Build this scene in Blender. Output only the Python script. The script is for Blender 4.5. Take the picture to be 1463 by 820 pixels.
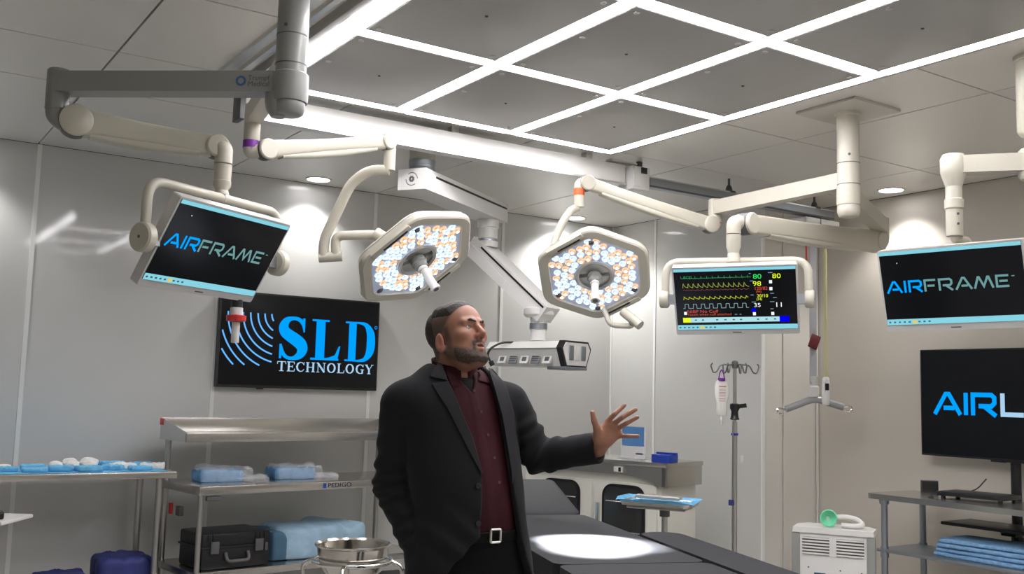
import bpy, bmesh, math, random
import numpy as np
from mathutils import Vector, Matrix
random.seed(7)
sc = bpy.context.scene
COL = sc.collection
for o in list(bpy.data.objects): bpy.data.objects.remove(o)

# ------------------------------------------------------------------ camera
F_PX, YAW, PITCH, ROLL = 1430.6, 0.983736, 0.105136, 0.027015
CAM = Vector((0, 0, 1.5))
FW = Vector((math.cos(YAW)*math.cos(PITCH), math.sin(YAW)*math.cos(PITCH), math.sin(PITCH)))
_r = FW.cross(Vector((0, 0, 1))).normalized(); _u = _r.cross(FW)
RT = _r*math.cos(ROLL) + _u*math.sin(ROLL)
UP = -_r*math.sin(ROLL) + _u*math.cos(ROLL)
cd = bpy.data.cameras.new('camera'); cam = bpy.data.objects.new('camera', cd); COL.objects.link(cam)
cd.sensor_fit = 'HORIZONTAL'; cd.sensor_width = 36.0; cd.lens = 36.0*F_PX/1463.0
cd.clip_start = 0.05; cd.clip_end = 100
m = Matrix((RT, UP, -FW)).transposed().to_4x4(); m.translation = CAM
cam.matrix_world = m
sc.camera = cam
def at(px, py, d):
    """point at distance d (metres along the view axis) seen at a photo position"""
    return CAM + d*(FW + RT*((px-731.5)/F_PX) - UP*((py-410.0)/F_PX))
def onz(px, py, z): 
    r_ = at(px, py, 1)-CAM; return CAM+r_*((z-CAM.z)/r_.z)
# ------------------------------------------------------------------ world, exposure
w = bpy.data.worlds.new('world'); sc.world = w; w.use_nodes = True
w.node_tree.nodes['Background'].inputs[0].default_value = (0.9, 0.95, 1, 1)
w.node_tree.nodes['Background'].inputs[1].default_value = 0.05
vs = sc.view_settings
vs.view_transform = 'Standard'; vs.look = 'None'; vs.gamma = 1.0; vs.use_curve_mapping = False
vs.exposure = 0.3
STRIP_E, DOWN_W, SPOT_W, ROOM_W = 26.0, 40.0, 900.0, 70.0

# ------------------------------------------------------------------ materials
MATS = {}
def mat(name, col=(.8, .8, .8), rough=.5, metal=0., emit=None, es=1., coat=0., noise=0., nscale=20., bump=0., trans=0., alpha=1., spec=.5, ior=1.45, stretch=None):
    if name in MATS: return MATS[name]
    M = bpy.data.materials.new(name); M.use_nodes = True
    nt = M.node_tree; b = nt.nodes['Principled BSDF']
    c = tuple(col)+(1,)
    b.inputs['Base Color'].default_value = c
    b.inputs['Roughness'].default_value = rough; b.inputs['Metallic'].default_value = metal
    b.inputs['Coat Weight'].default_value = coat; b.inputs['Coat Roughness'].default_value = .06
    b.inputs['Specular IOR Level'].default_value = spec; b.inputs['IOR'].default_value = ior
    b.inputs['Transmission Weight'].default_value = trans; b.inputs['Alpha'].default_value = alpha
    if emit:
        b.inputs['Emission Color'].default_value = tuple(emit)+(1,); b.inputs['Emission Strength'].default_value = es
    if noise or bump:
        tc = nt.nodes.new('ShaderNodeTexCoord'); mp = nt.nodes.new('ShaderNodeMapping'); n = nt.nodes.new('ShaderNodeTexNoise')
        nt.links.new(tc.outputs['Object'], mp.inputs[0]); nt.links.new(mp.outputs[0], n.inputs['Vector'])
        n.inputs['Scale'].default_value = nscale; n.inputs['Detail'].default_value = 4
        if stretch: mp.inputs['Scale'].default_value = stretch
        if noise:
            r = nt.nodes.new('ShaderNodeValToRGB')
            r.color_ramp.elements[0].position = .3; r.color_ramp.elements[1].position = .7
            r.color_ramp.elements[0].color = tuple(max(0, x*(1-noise)) for x in col)+(1,)
            r.color_ramp.elements[1].color = tuple(min(1, x*(1+noise)) for x in col)+(1,)
            nt.links.new(n.outputs['Fac'], r.inputs[0]); nt.links.new(r.outputs[0], b.inputs['Base Color'])
        if bump:
            bp = nt.nodes.new('ShaderNodeBump'); bp.inputs['Strength'].default_value = bump; bp.inputs['Distance'].default_value = .01
            nt.links.new(n.outputs['Fac'], bp.inputs['Height']); nt.links.new(bp.outputs[0], b.inputs['Normal'])
    MATS[name] = M; return M
def glow(name, col, s):
    if name in MATS: return MATS[name]
    M = bpy.data.materials.new(name); M.use_nodes = True; nt = M.node_tree
    nt.nodes.remove(nt.nodes['Principled BSDF'])
    e = nt.nodes.new('ShaderNodeEmission'); e.inputs[0].default_value = tuple(col)+(1,); e.inputs[1].default_value = s
    nt.links.new(e.outputs[0], nt.nodes['Material Output'].inputs[0]); MATS[name] = M; return M
WALLW = mat('white_wall_panel', (.61, .608, .59), .32, coat=.55, noise=.02, nscale=1.5)
JOINT = mat('wall_joint', (.82, .82, .80), .4)
PALEW = mat('pale_wall', (.70, .67, .62), .5, noise=.02, nscale=2)
GREIGE = mat('greige_paint', (.58, .54, .475), .55, noise=.02, nscale=2)
CEILT = mat('ceiling_tile', (.70, .675, .635), .33, noise=.01, nscale=1.2, spec=.5)
DARKGAP = mat('dark_gap', (.04, .04, .04), .8)
FLOORM = mat('floor_epoxy', (.42, .41, .39), .3, noise=.05, nscale=3)
PANELM = mat('diffuser_panel', (.38, .37, .355), .42, metal=.2)
ALU = mat('aluminium', (.62, .62, .60), .3, metal=.8)
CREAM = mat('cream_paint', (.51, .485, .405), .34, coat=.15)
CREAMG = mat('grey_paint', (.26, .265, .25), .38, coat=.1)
WHITE = mat('white_paint', (.68, .67, .645), .35)
WHITEP = mat('white_plastic', (.68, .67, .65), .3)
BLACKP = mat('black_plastic', (.012, .012, .013), .4)
BLACKG = mat('black_screen', (.004, .004, .005), .12)
STEEL = mat('stainless', (.60, .585, .56), .26, metal=1., bump=.02, nscale=60, stretch=(1, 20, 20))
STEELD = mat('stainless_satin', (.50, .49, .47), .36, metal=1.)
CHROME = mat('chrome', (.75, .74, .72), .1, metal=1.)
GALV = mat('galvanised', (.34, .37, .40), .42, metal=.85)
DGREY = mat('dark_grey', (.1, .1, .1), .5)
BLUEC = mat('blue_drape', (.16, .50, .80), .75, noise=.18, nscale=25, bump=.3)
BLUEL = mat('blue_towel', (.20, .38, .62), .85, noise=.2, nscale=40, bump=.5)
BLUEP = mat('pale_blue_cloth', (.35, .52, .66), .8, noise=.12, nscale=14, bump=.4)
NAVY = mat('navy_bag', (.035, .045, .20), .6, noise=.2, nscale=12, bump=.3)
ROYAL = mat('royal_blue_plastic', (.02, .06, .42), .35)
GAUZE = mat('gauze', (.85, .83, .80), .9, noise=.06, nscale=50, bump=.6)
PAD = mat('table_pad', (.030, .030, .034), .6, noise=.08, nscale=30, spec=.2)
RED = mat('red_plastic', (.55, .03, .03), .35)
PURPLE = mat('purple_band', (.16, .03, .28), .35)
ORANGE = mat('orange_mark', (.80, .13, .03), .4)
STRIP = glow('light_strip', (1, .97, 1.0), STRIP_E)
STRIPX = glow('light_crossing', (.93, .88, 1.0), 3.0)
DOWNE = glow('downlight_glow', (1, .98, .99), 12.0)
BLUE_T = glow('screen_blue', (.0, .32, 1.0), 1.0)
SKY_T = glow('screen_sky', (.45, .70, .95), .75)
TEAL_T = glow('screen_teal', (.17, .36, .36), .75)
CYANBAR = glow('screen_bar', (.25, .66, .78), .8)
WHITE_T = glow('screen_white', (.85, .92, .95), .9)
GREEN_T = glow('screen_green', (.03, .75, .12), .9)
DGREEN_T = glow('screen_dim_green', (.03, .28, .10), .9)
YEL_T = glow('screen_yellow', (.72, .85, .02), .95)
DYEL_T = glow('screen_dim_yellow', (.25, .30, .05), .9)
RED_T = glow('screen_red', (.55, .07, .04), .9)
DRED_T = glow('screen_dim_red', (.22, .05, .06), .9)
GREYB_T = glow('screen_grey_blue', (.28, .42, .46), .8)
NAVY_T = glow('screen_deep_blue', (.0, .0, .8), .9)
SCRD = mat('lit_black_screen', (.003, .003, .004), .16, emit=(.0022, .0026, .003), es=1., spec=.3)

# ------------------------------------------------------------------ object helpers
WM = {}
def thing(name, label, cat, loc=(0, 0, 0), rot=(0, 0, 0), group=None, M=None):
    o = bpy.data.objects.new(name, None); COL.objects.link(o); o.empty_display_size = .1
    if M is None:
        M = Matrix.Translation(Vector(loc)) @ Matrix.Rotation(rot[2], 4, 'Z') @ Matrix.Rotation(rot[0], 4, 'X') @ Matrix.Rotation(rot[1], 4, 'Y')
    o.matrix_world = M; WM[o] = M.copy()
    o['label'] = label; o['category'] = cat
    if group: o['group'] = group
    return o
def finish(name, bm, material, parent=None, smooth=True, world=False, label=None, bevel=0, angle=40):
    """link a bmesh as one mesh object; world=True means its points are in world space"""
    me = bpy.data.meshes.new(name)
    if bevel:
        es = [e for e in bm.edges if len(e.link_faces) == 2 and e.calc_face_angle(0) > .6]
        if es: bmesh.ops.bevel(bm, geom=es, offset=bevel, segments=2, affect='EDGES', profile=.6)
    bmesh.ops.recalc_face_normals(bm, faces=bm.faces)
    if world and parent is not None: bm.transform(WM[parent].inverted())
    bm.to_mesh(me); bm.free()
    o = bpy.data.objects.new(name, me); COL.objects.link(o)
    me.materials.append(material)
    if smooth:
        for p in me.polygons: p.use_smooth = True
        try: me.set_sharp_from_angle(angle=math.radians(angle))
        except Exception: pass
    if parent is not None:
        o.parent = parent; WM[o] = WM[parent].copy()
    else: WM[o] = Matrix.Identity(4)
    if label: o['label'] = label
    return o
def tag(o, label, cat, group=None, kind=None):
    if kind != 'structure':
        o['label'] = label; o['category'] = cat
    if group: o['group'] = group
    if kind: o['kind'] = kind
    return o
def struct(o, label=None):
    o['kind'] = 'structure'
    if label: o['label'] = label
    return o
def NB(): return bmesh.new()
def add_box(bm, c, s, M=None):
    c = Vector(c); T = Matrix.Translation(c) @ Matrix.Diagonal((s[0], s[1], s[2], 1))
    if M is not None: T = M @ T
    bmesh.ops.create_cube(bm, size=1, matrix=T); return bm
def box(c, s, M=None): return add_box(NB(), c, s, M)
def frame_to(d):
    d = Vector(d).normalized(); a = Vector((0, 0, 1)) if abs(d.z) < .95 else Vector((1, 0, 0))
    x = a.cross(d).normalized(); y = d.cross(x); return x, y, d
def add_rings(bm, rings, caps=True, closed=False):
    vs_ = [[bm.verts.new(p) for p in r] for r in rings]; n = len(vs_[0])
    m_ = len(vs_)
    for i in range(m_ if closed else m_-1):
        a, b = vs_[i], vs_[(i+1) % m_]
        for k in range(n): bm.faces.new((a[k], a[(k+1) % n], b[(k+1) % n], b[k]))
    if caps and not closed:
        bm.faces.new(vs_[0][::-1]); bm.faces.new(vs_[-1])
    return bm
def add_cyl(bm, p0, p1, r0, r1=None, n=24, caps=True):
    p0, p1 = Vector(p0), Vector(p1); r1 = r0 if r1 is None else r1
    x, y, _ = frame_to(p1-p0)
    C = [(math.cos(2*math.pi*k/n), math.sin(2*math.pi*k/n)) for k in range(n)]
    return add_rings(bm, [[p0+(x*c+y*s)*r0 for c, s in C], [p1+(x*c+y*s)*r1 for c, s in C]], caps)
def cyl(p0, p1, r0, r1=None, n=24): return add_cyl(NB(), p0, p1, r0, r1, n)
def add_lathe(bm, prof, o=(0, 0, 0), d=(0, 0, 1), n=32, caps=True):
    """prof: (radius, distance along d)"""
    o = Vector(o); x, y, z = frame_to(d)
    return add_rings(bm, [[o+z*h+(x*math.cos(2*math.pi*k/n)+y*math.sin(2*math.pi*k/n))*max(r, 1e-4) for k in range(n)] for r, h in prof], caps)
def lathe(prof, o=(0, 0, 0), d=(0, 0, 1), n=32): return add_lathe(NB(), prof, o, d, n)
def round_path(pts, rad, seg=6):
    pts = [Vector(p) for p in pts]; out = [pts[0]]
    for i in range(1, len(pts)-1):
        a, b, c = pts[i-1], pts[i], pts[i+1]
        r = min(rad, (a-b).length*.48, (c-b).length*.48)
        p, q = b+(a-b).normalized()*r, b+(c-b).normalized()*r
        for k in range(seg+1):
            t = k/seg; out.append(p*(1-t)**2+b*2*t*(1-t)+q*t*t)
    return out+[pts[-1]]
def add_tube(bm, pts, r, n=14, rad=0, rads=None, caps=True):
    P = round_path(pts, rad) if rad else [Vector(p) for p in pts]
    rings = []; x = None
    for i, p in enumerate(P):
        t = ((P[min(i+1, len(P)-1)]-p).normalized()+(p-P[max(i-1, 0)]).normalized())
        t = t.normalized() if t.length > 1e-6 else Vector((0, 0, 1))
        if x is None: x, _, _ = frame_to(t)
        x = (x-t*x.dot(t)).normalized(); y = t.cross(x)
        rr = r if rads is None else rads[min(int(i*len(rads)/len(P)), len(rads)-1)]
        rings.append([p+(x*math.cos(2*math.pi*k/n)+y*math.sin(2*math.pi*k/n))*rr for k in range(n)])
    return add_rings(bm, rings, caps)
def tube(pts, r, n=14, rad=0, rads=None): return add_tube(NB(), pts, r, n, rad, rads)
def add_bar(bm, p0, p1, w, h, w1=None, h1=None, up=(0, 0, 1)):
    """rectangular bar from p0 to p1, width w across, height h along up"""
    p0, p1 = Vector(p0), Vector(p1); d = (p1-p0).normalized(); s = d.cross(Vector(up)).normalized(); u = s.cross(d)
    w1 = w1 or w; h1 = h1 or h
    R = lambda p, a, b: [p+s*(a/2*i)+u*(b/2*j) for i, j in ((-1, -1), (1, -1), (1, 1), (-1, 1))]
    return add_rings(bm, [R(p0, w, h), R(p1, w1, h1)])
def bar(*a, **k): return add_bar(NB(), *a, **k)
def add_prism(bm, poly, depth, M=None):
    """2-D polygon (x, z) extruded along +y by depth"""
    M = M or Matrix.Identity(4)
    return add_rings(bm, [[M @ Vector((p[0], 0, p[1])) for p in poly], [M @ Vector((p[0], depth, p[1])) for p in poly]])
def prism(poly, depth, M=None): return add_prism(NB(), poly, depth, M)
def rrect(w, h, r, n=5, cx=0, cz=0):
    out = []
    for sx, sz, a0 in ((1, 1, 0), (-1, 1, 90), (-1, -1, 180), (1, -1, 270)):
        for k in range(n+1):
            a = math.radians(a0+90*k/n); out.append((cx+sx*(w/2-r)+r*math.cos(a), cz+sz*(h/2-r)+r*math.sin(a)))
    return out
def round_poly(pts, rad, seg=5):
    P = [Vector((p[0], 0, p[1])) for p in pts]; out = []; n = len(P)
    for i in range(n):
        a, b, c = P[i-1], P[i], P[(i+1) % n]
        r = min(rad, (a-b).length*.45, (c-b).length*.45)
        p, q = b+(a-b).normalized()*r, b+(c-b).normalized()*r
        for k in range(seg+1):
            t = k/seg; v = p*(1-t)**2+b*2*t*(1-t)+q*t*t; out.append((v.x, v.z))
    return out
def copy_tree(o, parent=None):
    c = o.copy(); COL.objects.link(c); c.parent = parent
    for ch in o.children: copy_tree(ch, c)
    return c
# flat lettering --------------------------------------------------------------
def add_stroke(bm, pts, w, y=0, M=None, closed=False):
    """flat ribbon in the x-z plane; w number or list of widths"""
    M = M or Matrix.Identity(4); n = len(pts)
    ws = w if isinstance(w, (list, tuple)) else [w]*n
    L = []; Rr = []
    for i, p in enumerate(pts):
        a = pts[max(i-1, 0)]; c = pts[min(i+1, n-1)]
        d1 = Vector((p[0]-a[0], p[1]-a[1])); d2 = Vector((c[0]-p[0], c[1]-p[1]))
        if d1.length < 1e-9: d1 = d2
        if d2.length < 1e-9: d2 = d1
        d1.normalize(); d2.normalize(); nn = Vector((-(d1.y+d2.y), d1.x+d2.x)); 
        nn = nn.normalized() if nn.length > 1e-6 else Vector((-d1.y, d1.x))
        k = 1/max(.45, nn.dot(Vector((-d1.y, d1.x))))
        h = ws[i]/2*k
        L.append(bm.verts.new(M @ Vector((p[0]+nn.x*h, y, p[1]+nn.y*h)))); Rr.append(bm.verts.new(M @ Vector((p[0]-nn.x*h, y, p[1]-nn.y*h))))
    for i in range(n-1): bm.faces.new((L[i], Rr[i], Rr[i+1], L[i+1]))
    return bm
def smooth_pts(pts, ws, k=5):
    P = [pts[0]]+list(pts)+[pts[-1]]; W = [ws[0]]+list(ws)+[ws[-1]]; op, ow = [], []
    for i in range(1, len(P)-2):
        for j in range(k):
            t = j/k; f = lambda a, b, c, d: .5*(2*b+(c-a)*t+(2*a-5*b+4*c-d)*t*t+(3*b-a-3*c+d)*t**3)
            op.append((f(P[i-1][0], P[i][0], P[i+1][0], P[i+2][0]), f(P[i-1][1], P[i][1], P[i+1][1], P[i+2][1]))); ow.append(max(.004, f(W[i-1], W[i], W[i+1], W[i+2])))
    return op+[pts[-1]], ow+[ws[-1]]
def add_flat(bm, poly, y=0, M=None):
    M = M or Matrix.Identity(4)
    bm.faces.new([bm.verts.new(M @ Vector((p[0], y, p[1]))) for p in poly]); return bm
def rect(x0, z0, x1, z1): return [(x0, z0), (x1, z0), (x1, z1), (x0, z1)]
WIDE = {'A': (1.42, [[(0, 0), (.62, .93), (.80, .93), (1.42, 0)], [(.50, .30), (1.10, .30)]]), 'I': (.16, [[(.08, 0), (.08, 1)]]),
        'R': (1.32, [[(.08, 0), (.08, .92), (1.05, .92), (1.20, .80), (1.20, .56), (1.05, .42), (.38, .42)], [(.66, .42), (1.28, 0)]]),
        'F': (1.10, [[(.08, 0), (.08, .92), (1.10, .92)], [(.30, .46), (.98, .46)]]),
        'M': (1.62, [[(0, 0), (.34, .90), (.44, .90), (.81, .16), (1.18, .90), (1.28, .90), (1.62, 0)]]),
        'E': (1.12, [[(1.12, .92), (.08, .92), (.08, .08), (1.12, .08)], [(.30, .5), (1.02, .5)]]), 'L': (1.10, [[(.08, 1), (.08, .08), (1.12, .08)]])}
def wide_text(s, x, z, h, sx=1., y=0, gap=.26, w=.17):
    bm = NB()
    for ch in s:
        wd, st = WIDE[ch]
        for q in st: add_stroke(bm, [(x+a*h*sx, z+b*h) for a, b in q], w*h, y)
        x += (wd+gap)*h*sx
    return bm, x
def font_mesh(name, s, size, material, parent, loc, M=None, align='LEFT', sx=1., label=None):
    cu = bpy.data.curves.new(name, 'FONT'); cu.body = s; cu.size = size; cu.align_x = align; cu.resolution_u = 3
    t = bpy.data.objects.new(name+'_tmp', cu); COL.objects.link(t)
    bpy.context.view_layer.update()
    me = bpy.data.meshes.new_from_object(t.evaluated_get(bpy.context.evaluated_depsgraph_get()))
    bpy.data.objects.remove(t); bpy.data.curves.remove(cu)
    X = Matrix.Translation(Vector(loc)) @ Matrix.Rotation(math.pi/2, 4, 'X') @ Matrix.Diagonal((sx, 1, 1, 1))
    if M is not None: X = M @ X
    me.transform(X); me.materials.clear(); me.materials.append(material)
    o = bpy.data.objects.new(name, me); COL.objects.link(o); o.parent = parent; WM[o] = WM[parent].copy()
    if label: o['label'] = label
    return o

# ================================================================== THE ROOM
H = 3.05; XW, YW, XR, YR = 5.87, 7.15, 6.50, 5.33; X0, Y0 = -3.0, -3.0
floor = struct(finish('floor', box(((X0+XR)/2, (Y0+YW)/2, -.05), (XR-X0+.3, YW-Y0+.3, .1)), FLOORM, smooth=False))
ceiling = struct(finish('ceiling', box(((X0+XR)/2, (Y0+YW)/2, H+.075), (XR-X0+.3, YW-Y0+.3, .1)), DARKGAP, smooth=False))
xs = [X0, -1.47, -.25, .97, 2.215, 3.437, 4.65, XW, XR]
ys = [Y0, -2.15, -.93, .29, 1.51, 2.735, 3.97, 4.87, 5.57, YW]
for i in range(len(xs)-1):
    for j in range(len(ys)-1):
        if xs[i] >= XW-.01 and ys[j] >= YR-.5 and ys[j] > 5: continue
        a, b, c, d = xs[i]+.0045, xs[i+1]-.0045, ys[j]+.0045, ys[j+1]-.0045
        if xs[i] >= XW-.01 and d > YR: d = YR-.003
        finish('ceiling_tile', box(((a+b)/2, (c+d)/2, H+.0125), (b-a, d-c, .025)), CEILT, ceiling, bevel=.002, smooth=False)
def wall(name, c, s, m_): return struct(finish(name, box(c, s), m_, smooth=False))
wl = wall('wall_left', ((X0+XW)/2, YW+.06, H/2), (XW-X0+.2, .1, H), WALLW)
wb = wall('wall_back', (XW+.06, (YR+YW)/2+.06, H/2), (.1, YW-YR-.1, H), WALLW)
wr = wall('wall_recess', ((XW+XR)/2+.06, YR+.06, H/2), (XR-XW+.1, .1, H), PALEW)
wg = wall('wall_right', (XR+.06, (Y0+YR)/2, H/2), (.1, YR-Y0+.1, H), GREIGE)
wn = wall('wall_near', ((X0+XR)/2, Y0-.06, H/2), (XR-X0, .1, H), GREIGE)
wf = wall('wall_far_left', (X0-.06, (Y0+YW)/2, H/2), (.1, YW-Y0, H), WALLW)
# clad panels with narrow cover strips over the joints
xs2 = [-2.68, -1.46, -.24, .98, 2.215, 3.435, 4.65, XW]
pm = None
for i in range(len(xs2)-1):
    a, b = xs2[i], xs2[i+1]
    finish('wall_panel', box(((a+b)/2, YW+.005, H/2), (b-a-.006, .01, H-.004)), WALLW, wl, smooth=False)
    finish('joint_strip', box((a, YW-.003, H/2), (.028, .006, H-.004)), JOINT, wl, smooth=False)
ysb = [YW, 6.56, YR]
for i in range(2):
    a, b = ysb[i+1], ysb[i]
    finish('wall_panel', box((XW+.005, (a+b)/2, H/2), (.01, b-a-.006, H-.004)), WALLW, wb, smooth=False)
finish('joint_strip', box((XW-.003, 6.56, H/2), (.006, .026, H-.004)), JOINT, wb, smooth=False)
finish('corner_strip', box((XW-.006, YW-.006, H/2), (.012, .012, H-.004)), JOINT, wb, smooth=False)
finish('corner_strip', box((XW+.002, YR-.004, H/2), (.03, .012, H-.004)), JOINT, wr, smooth=False)
finish('joint_strip', box((6.12, YR-.001, H/2), (.03, .006, H-.004)), PALEW, wr, smooth=False)
finish('corner_strip', box((XR-.008, YR-.008, H/2), (.014, .014, H-.004)), WHITE, wr, smooth=False)
for n, c, s in (('left', ((X0+XW)/2, YW-.008, .05), (XW-X0, .016, .1)), ('right', (XR-.008, (Y0+YR)/2, .05), (.016, YR-Y0, .1))):
    struct(finish('baseboard_'+n, box(c, s), DGREY, smooth=False))

# ================================================================== CEILING LIGHT FRAME
FZ = 3.0
LX = [1.668+.7268*i for i in range(4)]; MY = [4.732-.962*j for j in range(4)]
fr = thing('ceiling_light_frame', 'large rectangular ceiling frame of grey panels divided by glowing white light strips', 'ceiling light', ((LX[0]+LX[3])/2, (MY[0]+MY[3])/2, H))
SW = .054
bm = NB()
x0, x1, y0, y1 = LX[0]-.095, LX[3]+.075, MY[3]-.075, MY[0]+.075
for c, s in ((((x0+x1)/2, y0+.018, FZ+.025), (x1-x0, .036, .05)), (((x0+x1)/2, y1-.018, FZ+.025), (x1-x0, .036, .05)),
             ((x0+.018, (y0+y1)/2, FZ+.025), (.036, y1-y0-.072, .05)), ((x1-.018, (y0+y1)/2, FZ+.025), (.036, y1-y0-.072, .05)),
             ((x0+.048, (y0+y1)/2, FZ+.035), (.02, y1-y0-.072, .03))):
    add_box(bm, c, s)
finish('edge_trim', bm, PANELM, fr, world=True, bevel=.002)
finish('side_rail', box((x0-.05, (y0+y1)/2, H-.012), (.03, y1-y0+.2, .024)), ALU, fr, world=True, smooth=False)
finish('side_rail', box((x0-.115, (y0+y1)/2, H-.01), (.04, y1-y0+.2, .02)), ALU, fr, world=True, smooth=False)
finish('backing_tray', box(((x0+x1)/2, (y0+y1)/2, FZ+.04), (x1-x0-.08, y1-y0-.08, .016)), WHITE, fr, world=True, smooth=False)
for i in range(4):
    for j in range(4):
        finish('strip_crossing', box((LX[i], MY[j], FZ+.006), (SW+.020, SW+.020, .020)), STRIPX, fr, world=True, smooth=False)
        if j < 3:
            finish('light_strip', box((LX[i], (MY[j]+MY[j+1])/2, FZ+.006), (SW, .962-SW-.030, .028)), STRIP, fr, world=True, smooth=False)
        if i < 3:
            finish('light_strip', box(((LX[i]+LX[i+1])/2, MY[j], FZ+.006), (.7268-SW-.030, SW, .028)), STRIP, fr, world=True, smooth=False)
for i in range(3):
    for j in range(3):
        cx, cy = (LX[i]+LX[i+1])/2, (MY[j]+MY[j+1])/2; pw, ph = .7268-SW-.022, .962-SW-.022
        p = finish('diffuser_panel', box((cx, cy, FZ), (pw-.012, ph-.012, .016)), PANELM, fr, world=True, bevel=.003)
        b2 = NB()
        for c, s in (((cx, cy+ph/2-.003, FZ+.006), (pw, .006, .024)), ((cx, cy-ph/2+.003, FZ+.006), (pw, .006, .024)), ((cx+pw/2-.003, cy, FZ+.006), (.006, ph-.012, .024)), ((cx-pw/2+.003, cy, FZ+.006), (.006, ph-.012, .024))):
            add_box(b2, c, s)
        finish('panel_lip', b2, ALU, p, world=True, smooth=False)
        for sx, sy, r_ in ((-1, 1, .013), (1, -1, .013), (-1, -.12, .013), (.99, .99, .013), (-1, -1, .013), (0, 0, .007)):
            q = (cx+sx*(pw/2-.045), cy+sy*(ph/2-.05), FZ-.008)
            s_ = finish('screw', lathe([(r_, 0), (r_, -.003), (r_*.6, -.003), (r_*.55, -.001)], q, n=14), ALU if r_ > .01 else DGREY, p, world=True)
# ================================================================== DOWNLIGHTS
def downlight(x, y, label, power, ang=112):
    t = thing('recessed_downlight', label, 'downlight', (x, y, H), group='recessed downlights')
    finish('trim_ring', lathe([(.085, 0), (.098, 0), (.098, -.006), (.085, -.008), (.082, .01)], n=32), WHITE, t)
    finish('lens', lathe([(.083, -.002), (.083, -.0035)], n=28), DOWNE, t)
    L = bpy.data.lights.new('downlight_lamp', 'SPOT'); L.energy = power; L.spot_size = math.radians(ang); L.spot_blend = .5; L.shadow_soft_size = .06; L.color = (1, .985, .96)
    lo = bpy.data.objects.new('downlight_lamp', L); COL.objects.link(lo); lo.parent = t; lo.location = (0, 0, -.02)
downlight(2.86, 6.95, 'round recessed downlight washing the wall above the large wall screen', DOWN_W)
downlight(5.28, 6.96, 'round recessed downlight near the far white corner behind the hexagonal lamps', DOWN_W*2.2, 135)
downlight(6.28, 4.47, 'round recessed downlight over the beige wall at the right', DOWN_W)
downlight(.44, 6.95, 'round recessed downlight at the left end of the white wall', DOWN_W)
downlight(6.28, 2.05, 'round recessed downlight over the beige wall nearer the camera', DOWN_W*2)
for x, y, l in ((-1.0, 1.6, 'left of the camera'), (.4, -.6, 'straight above and behind the camera'), (2.3, -.8, 'behind the camera toward the right'), (4.6, .3, 'right of the camera over the open floor')):  # added out-of-view downlights, fill light for the man and the room
    downlight(x, y, 'added unseen recessed downlight in the ceiling '+l, ROOM_W*(2.2 if x > 4 else 1), 150)

# ================================================================== CEILING RAIL BEAM AND LIFT RAIL
t = thing('ceiling_beam', 'long bright white beam hanging just below the ceiling beside the light frame', 'beam', (2.9, 5.0, H))
finish('beam_body', box((2.905, 5.03, 2.945), (2.55, .11, .125)), WHITE, t, world=True, bevel=.006)
finish('end_cap', box((1.615, 5.03, 2.94), (.03, .12, .15)), DGREY, t, world=True, bevel=.004)
finish('bottom_edge', box((2.905, 4.972, 2.879), (2.55, .012, .012)), ALU, t, world=True, smooth=False)
for x in (1.9, 2.9, 3.9): finish('hanger', box((x, 5.03, 3.03), (.05, .05, .05)), ALU, t, world=True, smooth=False)
t = thing('beam_carriage', 'white motor carriage box with wiring on the end of the ceiling beam', 'motor', (4.27, 5.0, 2.9))
finish('housing', box((4.275, 5.0, 2.925), (.15, .15, .16)), WHITEP, t, world=True, bevel=.015)
finish('cover_plate', box((4.275, 4.922, 2.93), (.13, .008, .13)), WHITE, t, world=True, bevel=.003)
finish('wiring_slot', box((4.29, 4.916, 2.975), (.05, .006, .04)), BLACKP, t, world=True)
finish('bracket', box((4.15, 4.98, 3.02), (.22, .06, .012)), ALU, t, world=True)
finish('hanger_block', box((4.31, 4.99, 3.03), (.03, .03, .05)), DGREY, t, world=True)
t = thing('lift_rail', 'grey ceiling lift rail hung on threaded rods toward the right', 'rail', (5.25, 4.97, 2.91))
finish('rail_body', box((5.29, 4.97, 2.912), (1.86, .07, .062)), GALV, t, world=True, bevel=.004)
finish('rail_slot', box((5.29, 4.933, 2.886), (1.86, .006, .012)), DGREY, t, world=True, smooth=False)
finish('rail_flange', box((5.29, 4.945, 2.946), (1.86, .03, .008)), ALU, t, world=True, smooth=False)
for x in (5.13, 6.04):
    finish('threaded_rod', cyl((x, 4.97, 2.93), (x, 4.97, H), .009, n=10), DGREY, t, world=True)
    finish('rod_clamp', lathe([(.05, 0), (.05, .012), (.025, .02), (.02, .045), (.012, .06)], (x, 4.97, 2.943), n=16), DGREY, t, world=True)
t = thing('lift_motor', 'white patient lift motor box hanging below the grey ceiling rail', 'lift motor', (6.05, 4.97, 2.8))
finish('housing', box((6.02, 4.97, 2.80), (.38, .2, .11)), WHITEP, t, world=True, bevel=.012)
finish('seam', box((5.99, 4.868, 2.80), (.004, .004, .12)), DGREY, t, world=True, smooth=False)
finish('trolley', box((5.98, 4.97, 2.867), (.06, .05, .026)), DGREY, t, world=True)
hx = Vector((5.70, 4.70, 0))
sx_, sy_ = 5.915, 4.88
finish('red_cord', cyl((5.86, 4.90, 2.745), (5.87, 4.90, 2.28), .007, n=8), RED, t, world=True)
finish('lift_strap', bar((5.915, 4.885, 2.75), (5.915, 4.885, 1.62), .05, .006, up=(.55, .83, 0)), mat('strap_grey', (.42, .42, .45), .7), t, world=True)
finish('strap_buckle', box((0, 0, 0), (.07, .02, .11), Matrix.Translation((5.90, 4.86, 1.93)) @ Matrix.Rotation(.5, 4, 'Y') @ Matrix.Rotation(-.6, 4, 'Z')), mat('dark_red', (.12, .012, .02), .4), t, world=True, bevel=.01)
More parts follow.
